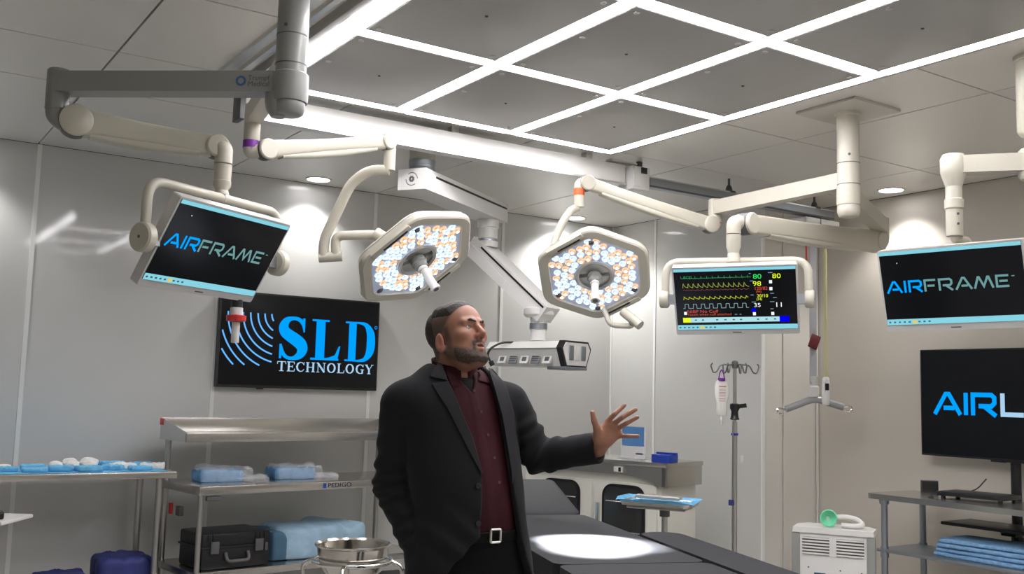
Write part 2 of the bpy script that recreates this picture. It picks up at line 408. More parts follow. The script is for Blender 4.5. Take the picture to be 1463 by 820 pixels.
finish('swivel', lathe([(.03, 0), (.034, .02), (.034, .07), (.02, .08), (.02, .1), (.03, .12), (.03, .15)], (5.922, 4.88, 1.53), n=18), WHITEP, t, world=True)
yd = (RT*1.0); yd.z = 0; yd.normalize(); cc = Vector((5.922, 4.88, 1.49))
pts = [cc+yd*(-.21)+Vector((0, 0, -.055)), cc+yd*(-.12)+Vector((0, 0, -.02)), cc+Vector((0, 0, .03)), cc+yd*.12+Vector((0, 0, -.005)), cc+yd*.21+Vector((0, 0, -.03))]
finish('spreader_bar', tube(pts, .026, rad=.12), mat('bar_grey', (.38, .39, .40), .35, metal=.5), t, world=True)
for s, z in ((-1, -.06), (1, -.03)):
    q = cc+yd*(.23*s)+Vector((0, 0, z))
    finish('end_hook', tube([q+yd*(-.02*s), q+yd*(.02*s)+Vector((0, 0, .012)), q+yd*(.045*s)+Vector((0, 0, -.004)), q+yd*(.03*s)+Vector((0, 0, -.03)), q+yd*(-.0*s)+Vector((0, 0, -.03))], .008, n=8, rad=.02), CHROME, t, world=True)
t = thing('pendant_handset', 'white lift handset hanging on a yellow cord beside the spreader bar', 'remote', at(1181, 575, 7.22))
q0 = at(1179, 372, 7.22); q1 = at(1181, 545, 7.22); q1.x, q1.y = q0.x, q0.y
finish('cord', cyl(q0+Vector((0, 0, .12)), q1, .011, n=10), mat('yellow_cord', (.62, .58, .30), .5), t, world=True)
finish('grip', lathe([(.014, .03), (.024, .02), (.026, 0), (.028, -.13), (.026, -.16), (.018, -.17)], q1, n=16), WHITEP, t, world=True)
finish('button_pad', box(q1+Vector((-.012, -.02, -.04)), (.03, .014, .05)), BLACKP, t, world=True, bevel=.004)

# ================================================================== CEILING BOOMS
def V(*a): return Vector(a)
Z = Vector((0, 0, 1))
def rr_ring(p, s, u, w_, h_, r, n=3):
    return [p+s*a+u*b for a, b in rrect(w_, h_, min(r, w_*.48, h_*.48), n)]
def spring_arm(t, p0, p1, h0=.115, h1=.085, wd=.075, d0=.062, d1=.048, m_=None, up_bow=.0):
    """balanced arm with a round pivot cover at both ends"""
    m_ = m_ or CREAM; p0, p1 = Vector(p0), Vector(p1); d = (p1-p0).normalized(); s = d.cross(Z).normalized(); u = s.cross(d)
    rings = []
    for k in range(13):
        f = k/12; h = h0+(h1-h0)*f; h *= 1-.16*math.sin(math.pi*f)
        rings.append(rr_ring(p0+(p1-p0)*f, s, u, wd*(1-.12*f), h, .016))
    a = finish('spring_arm', add_rings(NB(), rings), m_, t, world=True)
    rings = []
    for k in range(9):
        f = .1+.78*k/8; h = h0+(h1-h0)*f
        q = p0+(p1-p0)*f-u*(h*.42-.012*math.sin(math.pi*k/8)*0)
        e = math.sin(math.pi*k/8)*.014+.006
        rings.append(rr_ring(q-u*e*.35, s, u, wd*.9, e+.012, .01))
    finish('arm_undercover', add_rings(NB(), rings), m_, a, world=True)
    for p, r in ((p0, d0), (p1, d1)):
        finish('pivot_cover', lathe([(r*.88, -wd*.62), (r, -wd*.54), (r, wd*.54), (r*.88, wd*.62)], p, s, n=28), m_, t, world=True)
        finish('pivot_seam', lathe([(r+.0015, -wd*.36), (r+.0015, wd*.36)], p, s, n=28), DGREY, a, world=True)
    return s
def column(t, x, y, ztop, zbot, r, m_=CREAM, plate=.19, grooves=()):
    c = finish('column', lathe([(r*1.18, ztop-H+H), (r*1.18, ztop-.03), (r, ztop-.035), (r, zbot+.05), (r*1.02, zbot+.045), (r*1.02, zbot+.03), (r*.9, zbot+.008), (r*.7, zbot)], (x, y, 0), n=36), m_, t, world=True)
    for z in grooves: finish('groove', lathe([(r+.0012, z-.002), (r+.0012, z+.002)], (x, y, 0), n=36), DGREY, c, world=True)
    if plate: finish('ceiling_plate', box((x, y, H-.008), (plate*2, plate*2, .016)), mat('plate_paint', (.52, .50, .45), .4), t, world=True, bevel=.004)
    for z, a in ((zbot+.1, 3.6), (zbot+.33, 3.9)):
        q = V(x+r*math.cos(a), y+r*math.sin(a), z)
        finish('set_screw', lathe([(.007, 0), (.007, .003)], q, (math.cos(a), math.sin(a), 0), n=10), DGREY, c, world=True)
    return c
# ---- left boom -----------------------------------------------------------
base = at(413, 150, 3.72)
t = thing('ceiling_boom', 'grey ceiling column at the left carrying two jointed equipment arms', 'boom arm', (base.x, base.y, H))
BX, BY = base.x, base.y
zb = at(413, 166, 3.72).z
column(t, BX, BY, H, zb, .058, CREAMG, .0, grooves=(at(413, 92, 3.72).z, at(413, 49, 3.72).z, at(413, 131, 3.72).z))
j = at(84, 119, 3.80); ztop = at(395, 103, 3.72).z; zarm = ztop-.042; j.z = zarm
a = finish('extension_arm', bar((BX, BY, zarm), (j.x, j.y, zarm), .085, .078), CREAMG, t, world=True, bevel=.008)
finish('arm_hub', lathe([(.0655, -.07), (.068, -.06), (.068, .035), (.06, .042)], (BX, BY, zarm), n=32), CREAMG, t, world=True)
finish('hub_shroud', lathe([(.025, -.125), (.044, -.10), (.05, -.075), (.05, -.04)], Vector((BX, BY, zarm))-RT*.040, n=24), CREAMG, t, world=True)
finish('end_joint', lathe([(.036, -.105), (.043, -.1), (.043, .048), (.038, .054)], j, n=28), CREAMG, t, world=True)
# printed emblem on the arm
dv = (V(BX, BY, 0)-V(j.x, j.y, 0)).normalized(); nv = dv.cross(Z)
if nv.dot(-FW) < 0: nv = -nv
LM = Matrix((dv, -nv, Z)).transposed().to_4x4(); q = at(347, 116, 3.72); k = (q-V(j.x, j.y, zarm)).dot(dv)
LM.translation = V(j.x, j.y, zarm)+dv*k+nv*.0437
bm = NB()
add_stroke(bm, [(.0155*math.cos(i*math.pi/12), .0155*math.sin(i*math.pi/12)) for i in range(25)], .008, 0, LM)
finish('emblem_ring', bm, mat('emblem_blue', (.05, .14, .30), .4), a, world=True, smooth=False)
font_mesh('maker_print', 'Trumpf', .027, DGREY, a, (.026, 0, .003), WM[t].inverted() @ LM)
font_mesh('maker_print', 'Medical', .027, DGREY, a, (.026, 0, -.020), WM[t].inverted() @ LM)
# elbow and spring arm that carries the monitor
e0 = at(108, 174, 3.80); e1 = at(309, 210, 4.05)
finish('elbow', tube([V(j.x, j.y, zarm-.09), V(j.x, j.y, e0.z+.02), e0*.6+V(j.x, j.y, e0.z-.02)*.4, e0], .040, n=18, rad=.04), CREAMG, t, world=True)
s = spring_arm(t, e0, e1, .112, .088, .07, .060, .046)
hub = at(316, 283, 4.02); dt = V(hub.x, hub.y, 0)
finish('arm_knuckle', tube([e1, V(hub.x, hub.y, e1.z-.005), V(hub.x, hub.y, e1.z-.07)], .036, n=18, rad=.03), CREAM, t, world=True)
finish('drop_tube', lathe([(.036, e1.z-.075), (.034, e1.z-.14), (.036, e1.z-.142), (.036, e1.z-.16), (.026, e1.z-.175), (.026, hub.z+.02)], (hub.x, hub.y, 0), n=24), CREAM, t, world=True)
# second arm of the same column, reaching back to the left lamp
l0 = at(361, 172, 4.55); za = l0.z+.02
finish('lamp_extension_arm', bar((BX, BY, za), (l0.x, l0.y, za), .07, .075), CREAM, t, world=True, bevel=.008)
pk = at(366, 205, 4.55); pk.x, pk.y = l0.x, l0.y
finish('lamp_joint', lathe([(.034, pk.z+.005), (.037, pk.z+.01), (.037, za+.05), (.03, za+.056)], (l0.x, l0.y, 0), n=24), CREAM, t, world=True)
finish('purple_band', lathe([(.038, pk.z-.026), (.038, pk.z+.008)], (l0.x, l0.y, 0), n=24), PURPLE, t, world=True)
g0 = at(380, 214, 4.55); g1 = at(553, 203, 5.0)
finish('lamp_elbow', tube([V(l0.x, l0.y, pk.z-.02), V(l0.x, l0.y, g0.z-.01), g0], .036, n=18, rad=.03), CREAM, t, world=True)
spring_arm(t, g0, g1, .085, .07, .06, .047, .040)
c1 = at(556, 243, 5.0)
finish('lamp_drop', tube([g1, V(c1.x, c1.y, g1.z-.01), V(c1.x, c1.y, c1.z-.002)], .030, n=18, rad=.025), CREAM, t, world=True)

# ---- monitors ------------------------------------------------------------
def mon_matrix(pos, yaw, tilt, roll=0.):
    return Matrix.Translation(Vector(pos)) @ Matrix.Rotation(math.radians(yaw), 4, 'Z') @ Matrix.Rotation(math.radians(tilt), 4, 'X') @ Matrix.Rotation(math.radians(roll), 4, 'Y')
def monitor(label, M, wd=.615, hg=.372, yoke=None, hub=None, drop=.0, draw=None):
    t = thing('display_monitor', label, 'monitor', M=M, group='boom mounted monitors')
    finish('housing', prism(rrect(wd, hg, .010), .045, Matrix.Translation((0, .002, 0))), mat('monitor_silver', (.60, .59, .57), .35, metal=.3), t, bevel=.004)
    finish('rear_cover', prism(rrect(wd*.8, hg*.75, .03), .03, Matrix.Translation((0, .046, 0))), WHITEP, t, bevel=.01)
    z0, z1, xw = -hg/2+.030, hg/2-.008, wd/2-.009
    s = finish('screen', prism(rect(-xw, z0, xw, z1), .003, Matrix.Translation((0, -.0005, 0))), SCRD, t, smooth=False)
    b = NB(); add_flat(b, rect(-xw, z1-.016, xw, z1), -.0012); finish('title_bar', b, CYANBAR, s, smooth=False)
    b = NB(); add_flat(b, rect(-xw, z0, xw, z0+.026), -.0012); finish('task_bar', b, CYANBAR, s, smooth=False)
    for i in range(9): finish('task_icon', add_flat(NB(), rect(-xw+.008+i*.022, z0+.009, -xw+.018+i*.022, z0+.016), -.0018), mat('icon_dark', (.08, .16, .2), .5), s, smooth=False)
    b = NB(); add_flat(b, rect(-xw+.115, z0+.005, -xw+.135, z0+.020), -.002); finish('folder_icon', b, glow('folder_yellow', (.8, .6, .15), .8), s, smooth=False)
    finish('badge', prism(rect(-.022, -hg/2+.009, .022, -hg/2+.014), .002, Matrix.Translation((0, .001, 0))), DGREY, t, smooth=False)
    if draw: draw(s, xw, z0, z1)
    if yoke: yoke(t)
    return t
def airframe(s, xw, z0, z1):
    h = .054; b, xe = wide_text('AIR', -xw+.020, -.010, h, .85, -.0015); finish('logo_letters', b, BLUE_T, s, smooth=False, label='bright blue letters AIR')
    b, xe = wide_text('FRAME', xe-.004, -.010, h, .85, -.0015); finish('logo_letters', b, TEAL_T, s, smooth=False, label='grey teal letters FRAME')
    b = NB(); add_flat(b, rect(xe, .034, xe+.012, .038), -.0015); finish('trademark', b, TEAL_T, s, smooth=False)
    b = NB(); add_flat(b, rect(-xw+.075, z1-.055, -xw+.079, z1-.051), -.0015); finish('pointer', b, WHITE_T, s, smooth=False)
def yoke_for(M, hubp, half=.355, up=.0, rt=.019, rd=.055, drop=0):
    """U-shaped carrier: a tube over the top, down both sides to round tilt pivots"""
    yaw = M.to_euler('XYZ'); ax = (M.to_3x3() @ Vector((1, 0, 0))); ax.z = 0; ax.normalize()
    c = M.translation+V(0, 0, 0)+(M.to_3x3() @ V(0, .02, 0))
    top = hubp.z-.012
    def f(t):
        L, R = c-ax*half, c+ax*half
        pts = [L, V(L.x, L.y, top), V(R.x, R.y, top), R]
        pts[1].z = pts[2].z = top
        finish('yoke_tube', tube(pts, rt, n=16, rad=.075), CREAM, t, world=True)
        for s_, P in ((-1, L), (1, R)):
            pv = finish('tilt_pivot', lathe([(rd*.85, -.018), (rd, -.010), (rd, .020), (rd*.88, .027)] if s_ > 0 else [(rd*.88, -.027), (rd, -.020), (rd, .010), (rd*.85, .018)], P, ax, n=28), CREAM, t, world=True)
            finish('pivot_bracket', bar(P-ax*s_*.01, P-ax*s_*(half-.30), .03, .05), GALV, t, world=True, bevel=.004)
            finish('pivot_screw', lathe([(.006, .027*s_), (.006, .0285*s_)], P, ax, n=8), DGREY, pv, world=True)
        m_ = c.copy(); m_.z = top
        finish('yoke_hub', lathe([(.026, .03), (.030, .02), (.034, -.02), (.022, -.03)], V(hubp.x, hubp.y, top+.012), n=22), CREAM, t, world=True)
        finish('hub_link', bar(V(hubp.x, hubp.y, top), m_, .05, .035), CREAM, t, world=True, bevel=.006)
    return f
ML = mon_matrix((1.195, 3.87, 2.010), 29.0, 31.0, .7)
monitor('tilted grey monitor showing AIRFRAME, hung on the left boom', ML, yoke=yoke_for(ML, hub, .36), draw=airframe)

# ---- right boom ----------------------------------------------------------
RX, RY = 4.37, 3.37
t = thing('ceiling_boom', 'cream ceiling column with square plate carrying arms for hexagonal lamp and vital-signs monitor', 'boom arm', (RX, RY, H))
zrb = at(1214, 312, 5.32).z
column(t, RX, RY, H, zrb, .058, CREAM, .19, grooves=(at(1212, 234, 5.33).z, at(1212, 265, 5.33).z))
k0 = at(1022, 302, 6.2); zt = at(1197, 246, 5.35).z; za = zt-.048
k0.z = za
finish('lamp_extension_arm', bar((RX, RY, za), (k0.x, k0.y, za), .075, .085), CREAM, t, world=True, bevel=.008)
finish('end_joint', lathe([(.036, -.095), (.043, -.09), (.043, .05), (.036, .056)], k0, n=26), CREAM, t, world=True)
s0 = at(1014, 321, 6.15); s1 = at(838, 262, 5.95)
finish('elbow', tube([V(k0.x, k0.y, za-.08), V(k0.x, k0.y, s0.z), s0], .038, n=18, rad=.03), CREAM, t, world=True)
finish('orange_mark', lathe([(.039, s0.z+.012), (.039, s0.z+.042)], (k0.x, k0.y, 0), n=24), ORANGE, t, world=True)
spring_arm(t, s0, s1, .09, .078, .065, .052, .046)
c2 = at(827, 296, 5.93)
finish('lamp_drop', tube([s1, V(c2.x, c2.y, s1.z+.0), V(c2.x, c2.y, c2.z)], .031, n=18, rad=.025), CREAM, t, world=True)
finish('orange_mark', lathe([(.0325, at(826, 279, 5.93).z), (.0325, at(826, 269, 5.93).z)], (c2.x, c2.y, 0), n=20), ORANGE, t, world=True)
# rear arm to the vital-signs monitor
n0 = at(1260, 322, 6.2); zn = at(1228, 288, 5.45).z; n0.z = zn
finish('monitor_extension_arm', bar((RX, RY, zn), (n0.x, n0.y, zn), .075, .085), CREAM, t, world=True, bevel=.008)
finish('hub_collar', lathe([(.062, -.05), (.062, .05)], (RX, RY, zn), n=32), CREAM, t, world=True)
m0 = at(1252, 345, 6.15); m1 = at(1067, 320, 5.12)
finish('end_joint', lathe([(.036, m0.z-.0), (.042, m0.z+.02), (.042, zn+.05), (.036, zn+.055)], (n0.x, n0.y, 0), n=26), CREAM, t, world=True)
finish('elbow', tube([V(n0.x, n0.y, m0.z+.03), V(n0.x, n0.y, m0.z), m0], .040, n=18, rad=.03), CREAM, t, world=True)
spring_arm(t, m0, m1, .14, .105, .075, .058, .056)
hubv = at(1048, 369, 5.06)
finish('arm_knuckle', tube([m1, V(hubv.x, hubv.y, m1.z+.005), V(hubv.x, hubv.y, m1.z-.06)], .037, n=18, rad=.035), CREAM, t, world=True)
finish('drop_tube', lathe([(.036, m1.z-.065), (.036, m1.z-.13), (.03, m1.z-.14), (.027, hubv.z+.01)], (hubv.x, hubv.y, 0), n=24), CREAM, t, world=True)
MV = mon_matrix((3.718, 3.556, 1.991), -51.2, 27.8, -1.2)
def vitals(s, xw, z0, z1):
    Y = -.0015; W = 2*xw; Hh = z1-z0
    fx = lambda u: -xw+W*u
    fz = lambda v: z1-Hh*v
    def wave(name, mt, fn, u0, u1, v, amp, n=220, w_=.0022):
        b = NB(); add_stroke(b, [(fx(u0+(u1-u0)*i/n), fz(v-amp*fn(i/n))) for i in range(n+1)], w_, Y); finish(name, b, mt, s, smooth=False)
    def ecg(x):
        p = (x*12) % 1; return .0+(1. if .45 < p < .50 else (-.25 if .5 <= p < .54 else (.2*math.sin((p-.65)*math.pi/.2) if .65 < p < .85 else 0)))
    wave('trace_green', DGREEN_T, ecg, .06, .64, .155, .035)
    wave('trace_yellow', DYEL_T, lambda x: math.exp(-((x*13) % 1)*3)*1.0*min(1, ((x*13) % 1)*12), .07, .62, .31, .10, w_=.003)
    wave('trace_red', DRED_T, lambda x: .5*math.sin(x*90), .07, .62, .345, .012)
    wave('trace_yellow', glow('trace_yellow_bright', (.42, .46, .02), .9), lambda x: math.exp(-((x*12.5) % 1)*2.2)*min(1, ((x*12.5) % 1)*10), .07, .61, .50, .06, w_=.003)
    wave('trace_blue', GREYB_T, lambda x: 1. if .25 < ((x*8) % 1) < .68 else 0., .06, .61, .645, .07, w_=.0025)
    T = lambda n, tx, sz, mt, u, v, sx=1.: font_mesh(n, tx, sz, mt, s, (fx(u), Y, fz(v)), sx=sx)
    T('reading', '80', .036, GREEN_T, .655, .185, 1.2); T('reading', '80', .036, YEL_T, .81, .185, 1.2)
    T('reading', '98', .036, YEL_T, .65, .30, 1.2); T('reading', '120/82', .024, RED_T, .66, .365); T('reading', '(94)', .017, RED_T, .675, .41)
    T('reading', '20/10', .024, YEL_T, .68, .485); T('reading', '(14)', .017, YEL_T, .675, .53)
    T('reading', '35', .030, WHITE_T, .65, .64, 1.2); T('reading', '11', .036, WHITE_T, .82, .645, 1.2)
    T('alarm_text', 'NIBP No Cuff', .022, RED_T, .09, .72, 1.25); T('alarm_text', 'Touch when cuff attached', .017, RED_T, .09, .765, 1.25)
    T('lead_text', 'I  ECG', .018, DGREEN_T, .055, .155, 1.2)
    for u, v in ((.785, .215), (.785, .325), (.063, .70), (.64, .725), (.79, .725)): finish('soft_key', add_flat(NB(), rect(fx(u), fz(v+.05), fx(u+.024), fz(v)), Y), WHITE_T, s, smooth=False)
    for u, v, l in ((.625, .095, .015), (.78, .09, .035), (.63, .215, .03), (.63, .44, .025), (.635, .555, .035), (.785, .555, .035), (.785, .67, .025), (.49, .75, .02), (.53, .75, .015), (.79, .42, .03), (.81, .49, .03)):
        finish('caption_line', add_flat(NB(), rect(fx(u), fz(v+.009), fx(u+l), fz(v)), Y), GREYB_T, s, smooth=False)
    b = NB(); add_flat(b, rect(fx(.05), fz(.88), fx(.93), fz(.80)), Y+.0002); finish('button_bar', b, glow('bar_pale', (.42, .72, .78), .85), s, smooth=False)
    b = NB(); add_flat(b, rect(fx(.05), fz(.88), fx(.115), fz(.80)), Y); finish('yellow_button', b, YEL_T, s, smooth=False)
    b = NB(); add_flat(b, rect(fx(.855), fz(.885), fx(.935), fz(.795)), Y); finish('blue_button', b, NAVY_T, s, smooth=False)
    b = NB(); add_flat(b, rect(fx(.63), fz(.715), fx(.665), fz(.66)), Y); finish('blue_patch', b, NAVY_T, s, smooth=False)
    for u in (.15, .21, .33, .40, .47, .53, .67, .74, .81): finish('button_glyph', add_flat(NB(), rect(fx(u), fz(.85), fx(u+.018), fz(.83)), Y-.0002), mat('icon_dark', (.08, .16, .2), .5), s, smooth=False)
monitor('monitor showing vital-sign traces and numbers, hung on the right boom', MV, yoke=yoke_for(MV, hubv, .355, rt=.020, rd=.045), draw=vitals)

# ---- boom at the right edge of the picture -----------------------------------
fx_ = at(1474, 100, 4.45)
t = thing('ceiling_boom', 'cream tapered ceiling boom at the right edge carrying a second AIRFRAME screen', 'boom arm', (fx_.x, fx_.y, H))
zc = lambda y: at(1470, y, 4.45).z
finish('column', lathe([(.075, H), (.075, H-.02), (.058, H-.03), (.063, zc(60)), (.066, zc(75)), (.066, zc(190)), (.05, zc(197)), (.032, zc(199)), (.032, zc(220))], (fx_.x, fx_.y, 0), n=32), CREAM, t, world=True)
jr = at(1362, 236, 4.5); zq = zc(236); jr.z = zq
finish('extension_arm', bar((fx_.x, fx_.y, zq), (jr.x, jr.y, zq), .085, .078), CREAM, t, world=True, bevel=.010)
finish('arm_hub', lathe([(.055, -.075), (.066, -.06), (.066, .05), (.055, .062)], (fx_.x, fx_.y, zq), n=30), CREAM, t, world=True)
finish('end_joint', lathe([(.034, -.1), (.05, -.05), (.056, -.03), (.056, .03), (.046, .05)], jr, n=30), CREAM, t, world=True)
finish('drop_tube', lathe([(.035, zq-.32), (.036, zq-.315), (.036, zq-.2), (.041, zq-.195), (.041, zq-.155), (.035, zq-.15), (.035, zq-.08)], (jr.x, jr.y, 0), n=26), CREAM, t, world=True)
for dz in (.19, .235):
    finish('set_screw', lathe([(.006, 0), (.006, .003)], V(jr.x, jr.y, zq-dz-.03)-FW*.037, -FW, n=10), DGREY, t, world=True)
MA = mon_matrix((3.977, 2.538, 2.004), -76.6, 15.4, -.5)
def yoke_af(t):
    q = V(jr.x, jr.y, zq-.30); pb = MA @ V(-.02, .09, 0)
    q2 = at(1386, 345, 4.52)
    finish('carrier_tube', tube([q, q-Z*.03, q2, V(pb.x, pb.y, q2.z-.1), pb], .022, n=16, rad=.06), CREAM, t, world=True)
    finish('rear_mount', box((0, .085, 0), (.14, .04, .14)), CREAM, t, bevel=.01)
# fit: left edge seen at (1252,359)-(1267,474)
monitor('monitor showing AIRFRAME cut off by the right edge of the picture', MA, yoke=yoke_af, draw=airframe)

# ================================================================== SURGICAL LAMPS
def led_glitter(name, col, lo_, hi_):
    """lens over a lit diode: glitter of bright and dim facets painted into its glow"""
    M = glow(name, col, 1.); nt = M.node_tree; em = [n for n in nt.nodes if n.type == 'EMISSION'][0]
    tc = nt.nodes.new('ShaderNodeTexCoord'); vo = nt.nodes.new('ShaderNodeTexVoronoi'); vo.inputs['Scale'].default_value = 125
    mr = nt.nodes.new('ShaderNodeMapRange'); mr.inputs['To Min'].default_value = lo_; mr.inputs['To Max'].default_value = hi_
    nt.links.new(tc.outputs['Object'], vo.inputs['Vector']); nt.links.new(vo.outputs['Color'], mr.inputs['Value']); nt.links.new(mr.outputs[0], em.inputs[1])  # cell pattern paints the lens glints into the emission strength
    return M
LEDC = led_glitter('led_cool', (.55, .70, 1.0), .25, 2.1); LEDW = led_glitter('led_warm', (1.0, .60, .36), .22, 1.5); LEDX = glow('led_core', (.95, .97, 1.0), 7.0)
LEDBASE = mat('led_bed', (.40, .42, .50), .25, metal=.5, emit=(.42, .50, .70), es=.30)  # faint blue emission stands in for diode light falling on the bed
def hexpts(R, rad=.05, n=6, rot=90): return round_poly([(R*math.cos(math.radians(rot-60*k)), R*math.sin(math.radians(rot-60*k))) for k in range(6)], rad)
def lens_mesh(name, mt):
    b = NB(); add_lathe(b, [(.0215, 0), (.020, -.006), (.014, -.011), (.004, -.013)], n=10, d=(0, 1, 0))
    o = finish(name, b, mt); me = o.data; bpy.data.objects.remove(o); return me
ME_C, ME_W = lens_mesh('lens_cool', LEDC), lens_mesh('lens_warm', LEDW)
b = NB(); add_lathe(b, [(.0080, -.0135), (.005, -.0155)], n=8, d=(0, 1, 0)); o = finish('core', b, LEDX); ME_X = o.data; bpy.data.objects.remove(o)
def lamp(label, pos, ang, yoke, seed, aim, R=.36):
    M = Matrix.Translation(Vector(pos)) @ Matrix.Rotation(ang[0], 4, 'Z') @ Matrix.Rotation(ang[1], 4, 'X') @ Matrix.Rotation(ang[2], 4, 'Y')
    t = thing('surgical_lamp', label, 'surgical light', M=M, group='hexagonal surgical lamps')
    rnd = random.Random(seed); N = 40
    def ringpoly(R_, rad, y, k=1.0): return [V(a*k, y, c) for a, c in hexpts(R_, rad)]
    # housing: outer wall, sloped front rim, back shell, open in the middle
    def circ(r, y, like): 
        return [V(r*math.cos(math.atan2(p.z, p.x)), y, r*math.sin(math.atan2(p.z, p.x))) for p in like]
    base_ = ringpoly(R, .07, 0)
    rings = [circ(.098, .012, base_), circ(.105, .075, base_), ringpoly(R*.72, .07, .085), ringpoly(R*.96, .07, .05), ringpoly(R, .07, .022), ringpoly(R*.985, .07, .004), ringpoly(R*.96, .07, -.003), ringpoly(R*.815, .045, -.003), ringpoly(R*.80, .04, .010)]
    finish('housing', add_rings(NB(), rings, caps=False), CREAM, t, angle=30)
    b = NB(); add_rings(b, [ringpoly(R*.805, .04, .011), circ(.100, .011, base_)], caps=False)
    bed = finish('led_bed', b, LEDBASE, t, smooth=False)
    b = NB(); add_rings(b, [[p*1.003 for p in ringpoly(R, .07, .030)], [V(p.x*1.004, p.y, p.z*1.004) for p in ringpoly(R*.99, .07, .036)]], caps=False); finish('seal_line', b, DGREY, t)
    b = lathe([(.098, .012), (.088, -.004), (.102, -.010), (.113, -.004), (.113, .011)], d=(0, 1, 0), n=36); finish('center_ring', b, ALU, t)
    # LED lenses
    ap = R*.80*math.cos(math.pi/6)
    spots = []
    for r_, n in ((.135, 18), (.175, 24), (.215, 30), (.252, 36), (.285, 42)):
        for k in range(n):
            a = 2*math.pi*(k+.5*(n % 12 == 0))/n+rnd.uniform(-.03, .03); rr = r_+rnd.uniform(-.004, .004)
            x, z = rr*math.cos(a), rr*math.sin(a)
            if max(abs(x*math.cos(math.radians(q))+z*math.sin(math.radians(q))) for q in (0, 60, 120)) < ap-.017: spots.append((x, z))
    for x, z in spots:
        o = bpy.data.objects.new('led_lens', ME_C if rnd.random() < .58 else ME_W); COL.objects.link(o); o.parent = t; o.location = (x, .011, z)
        o2 = bpy.data.objects.new('led_core', ME_X); COL.objects.link(o2); o2.parent = o
    # dark sensor wedges at three corners, grip strip, black slots
    for a in (90, -30, 210, -90):
        ca, sa = math.cos(math.radians(a)), math.sin(math.radians(a))
        finish('corner_wedge', lathe([(.018, -.012), (.014, -.016), (.006, -.018)], (R*.70*ca, .01, R*.70*sa), (0, 1, 0), n=12), DGREY, t)
    for a in (120, -60):
        ca, sa = math.cos(math.radians(a)), math.sin(math.radians(a)); rr = R*.875*math.cos(math.pi/6)
        X = Matrix.Translation((rr*1.06*ca, .0, rr*1.06*sa)) @ Matrix.Rotation(-math.radians(a-90), 4, 'Y')
        g = finish('grip_strip', box((0, .012, 0), (.24, .045, .036), X), CREAM, t, bevel=.010)
        finish('grip_slot', box((.02, -.012, -.01), (.15, .004, .008), X), BLACKP, g)
    # central handle on a cross brace
    finish('brace', box((0, .02, 0), (.196, .018, .04)), CREAMG, t, bevel=.006)
    finish('handle_mount', lathe([(.030, .03), (.034, .015), (.042, .0), (.042, -.022), (.034, -.03), (.034, -.05), (.030, -.055)], d=(0, 1, 0), n=24), CREAMG, t)
    h = finish('handle', lathe([(.026, -.05), (.026, -.07), (.021, -.075), (.0225, -.185), (.025, -.19), (.025, -.205), (.015, -.205), (.014, -.195)], d=(0, 1, 0), n=24), WHITEP, t)
    finish('handle_tip', lathe([(.0155, -.2), (.0155, -.2045)], d=(0, 1, 0), n=16), DGREY, h)
    yoke(t, M)
    L = bpy.data.lights.new('lamp_beam', 'SPOT'); L.energy = SPOT_W*(2.2 if seed == 3 else 1); L.spot_size = math.radians(20.5 if seed == 3 else 18.5); L.spot_blend = .5; L.shadow_soft_size = .012; L.color = (.93, .96, 1)
    lo = bpy.data.objects.new('lamp_beam', L); COL.objects.link(lo); lo.parent = t; lo.location = (0, -.215, 0)
    dl = (M.to_3x3().inverted() @ (aim-M @ V(0, -.215, 0))); lo.rotation_euler = dl.to_track_quat('-Z', 'Y').to_euler()
    return t
def yoke_left(t, M):
    a = [at(*q) for q in ((553, 243, 5.0), (527, 243, 5.0), (501, 262, 5.02), (463, 342, 5.05), (462, 366, 5.05))]
    a[0].x, a[0].y = c1.x, c1.y
    finish('swing_tube', tube(a, .026, n=16, rad=.06), CREAM, t, world=True)
    p, q = at(456, 368, 5.05), at(489, 366, 5.05)
    finish('pivot_block', tube([p, q], .026, n=16), CREAM, t, world=True)
    b_ = [at(*q) for q in ((480, 367, 5.05), (479, 337, 5.05), (538, 335, 5.03), (562, 350, 5.0))]
    finish('head_tube', tube(b_, .024, n=16, rad=.04, rads=None), CREAM, t, world=True)
    finish('head_socket', tube([at(537, 334, 5.03), at(563, 350, 5.0)], .034, n=16), CREAM, t, world=True)
def yoke_right(t, M):
    a = [at(*q) for q in ((827, 296, 5.93), (816, 300, 5.93), (803, 318, 5.9), (789, 352, 5.87), (800, 385, 5.86))]
    a[0].x, a[0].y = c2.x, c2.y
    finish('swing_tube', tube(a, .024, n=16, rad=.05), CREAM, t, world=True)
    finish('head_socket', tube([a[-1], M @ V(-.1, .07, .02)], .034, n=16), CREAM, t, world=True)
    finish('rear_handle', tube([M @ V(.02, .06, -.27), at(872, 465, 5.72), at(904, 466, 5.68), at(900, 455, 5.68)], .016, n=14, rad=.05), CREAM, t, world=True)
    finish('handle_grip', tube([at(890, 445, 5.70), at(915, 465, 5.62)], .027, n=16), CREAM, t, world=True)
lamp('glowing hexagonal surgical lamp seen edge-on at left, above the man', (2.403, 4.489, 2.159), (.354, .866, -.743), yoke_left, 3, onz(846, 775, .86))
lamp('glowing hexagonal surgical lamp seen face-on at the centre right', (3.524, 4.452, 2.171), (-.619, .85, -.132), yoke_right, 5, onz(849, 777, .86))

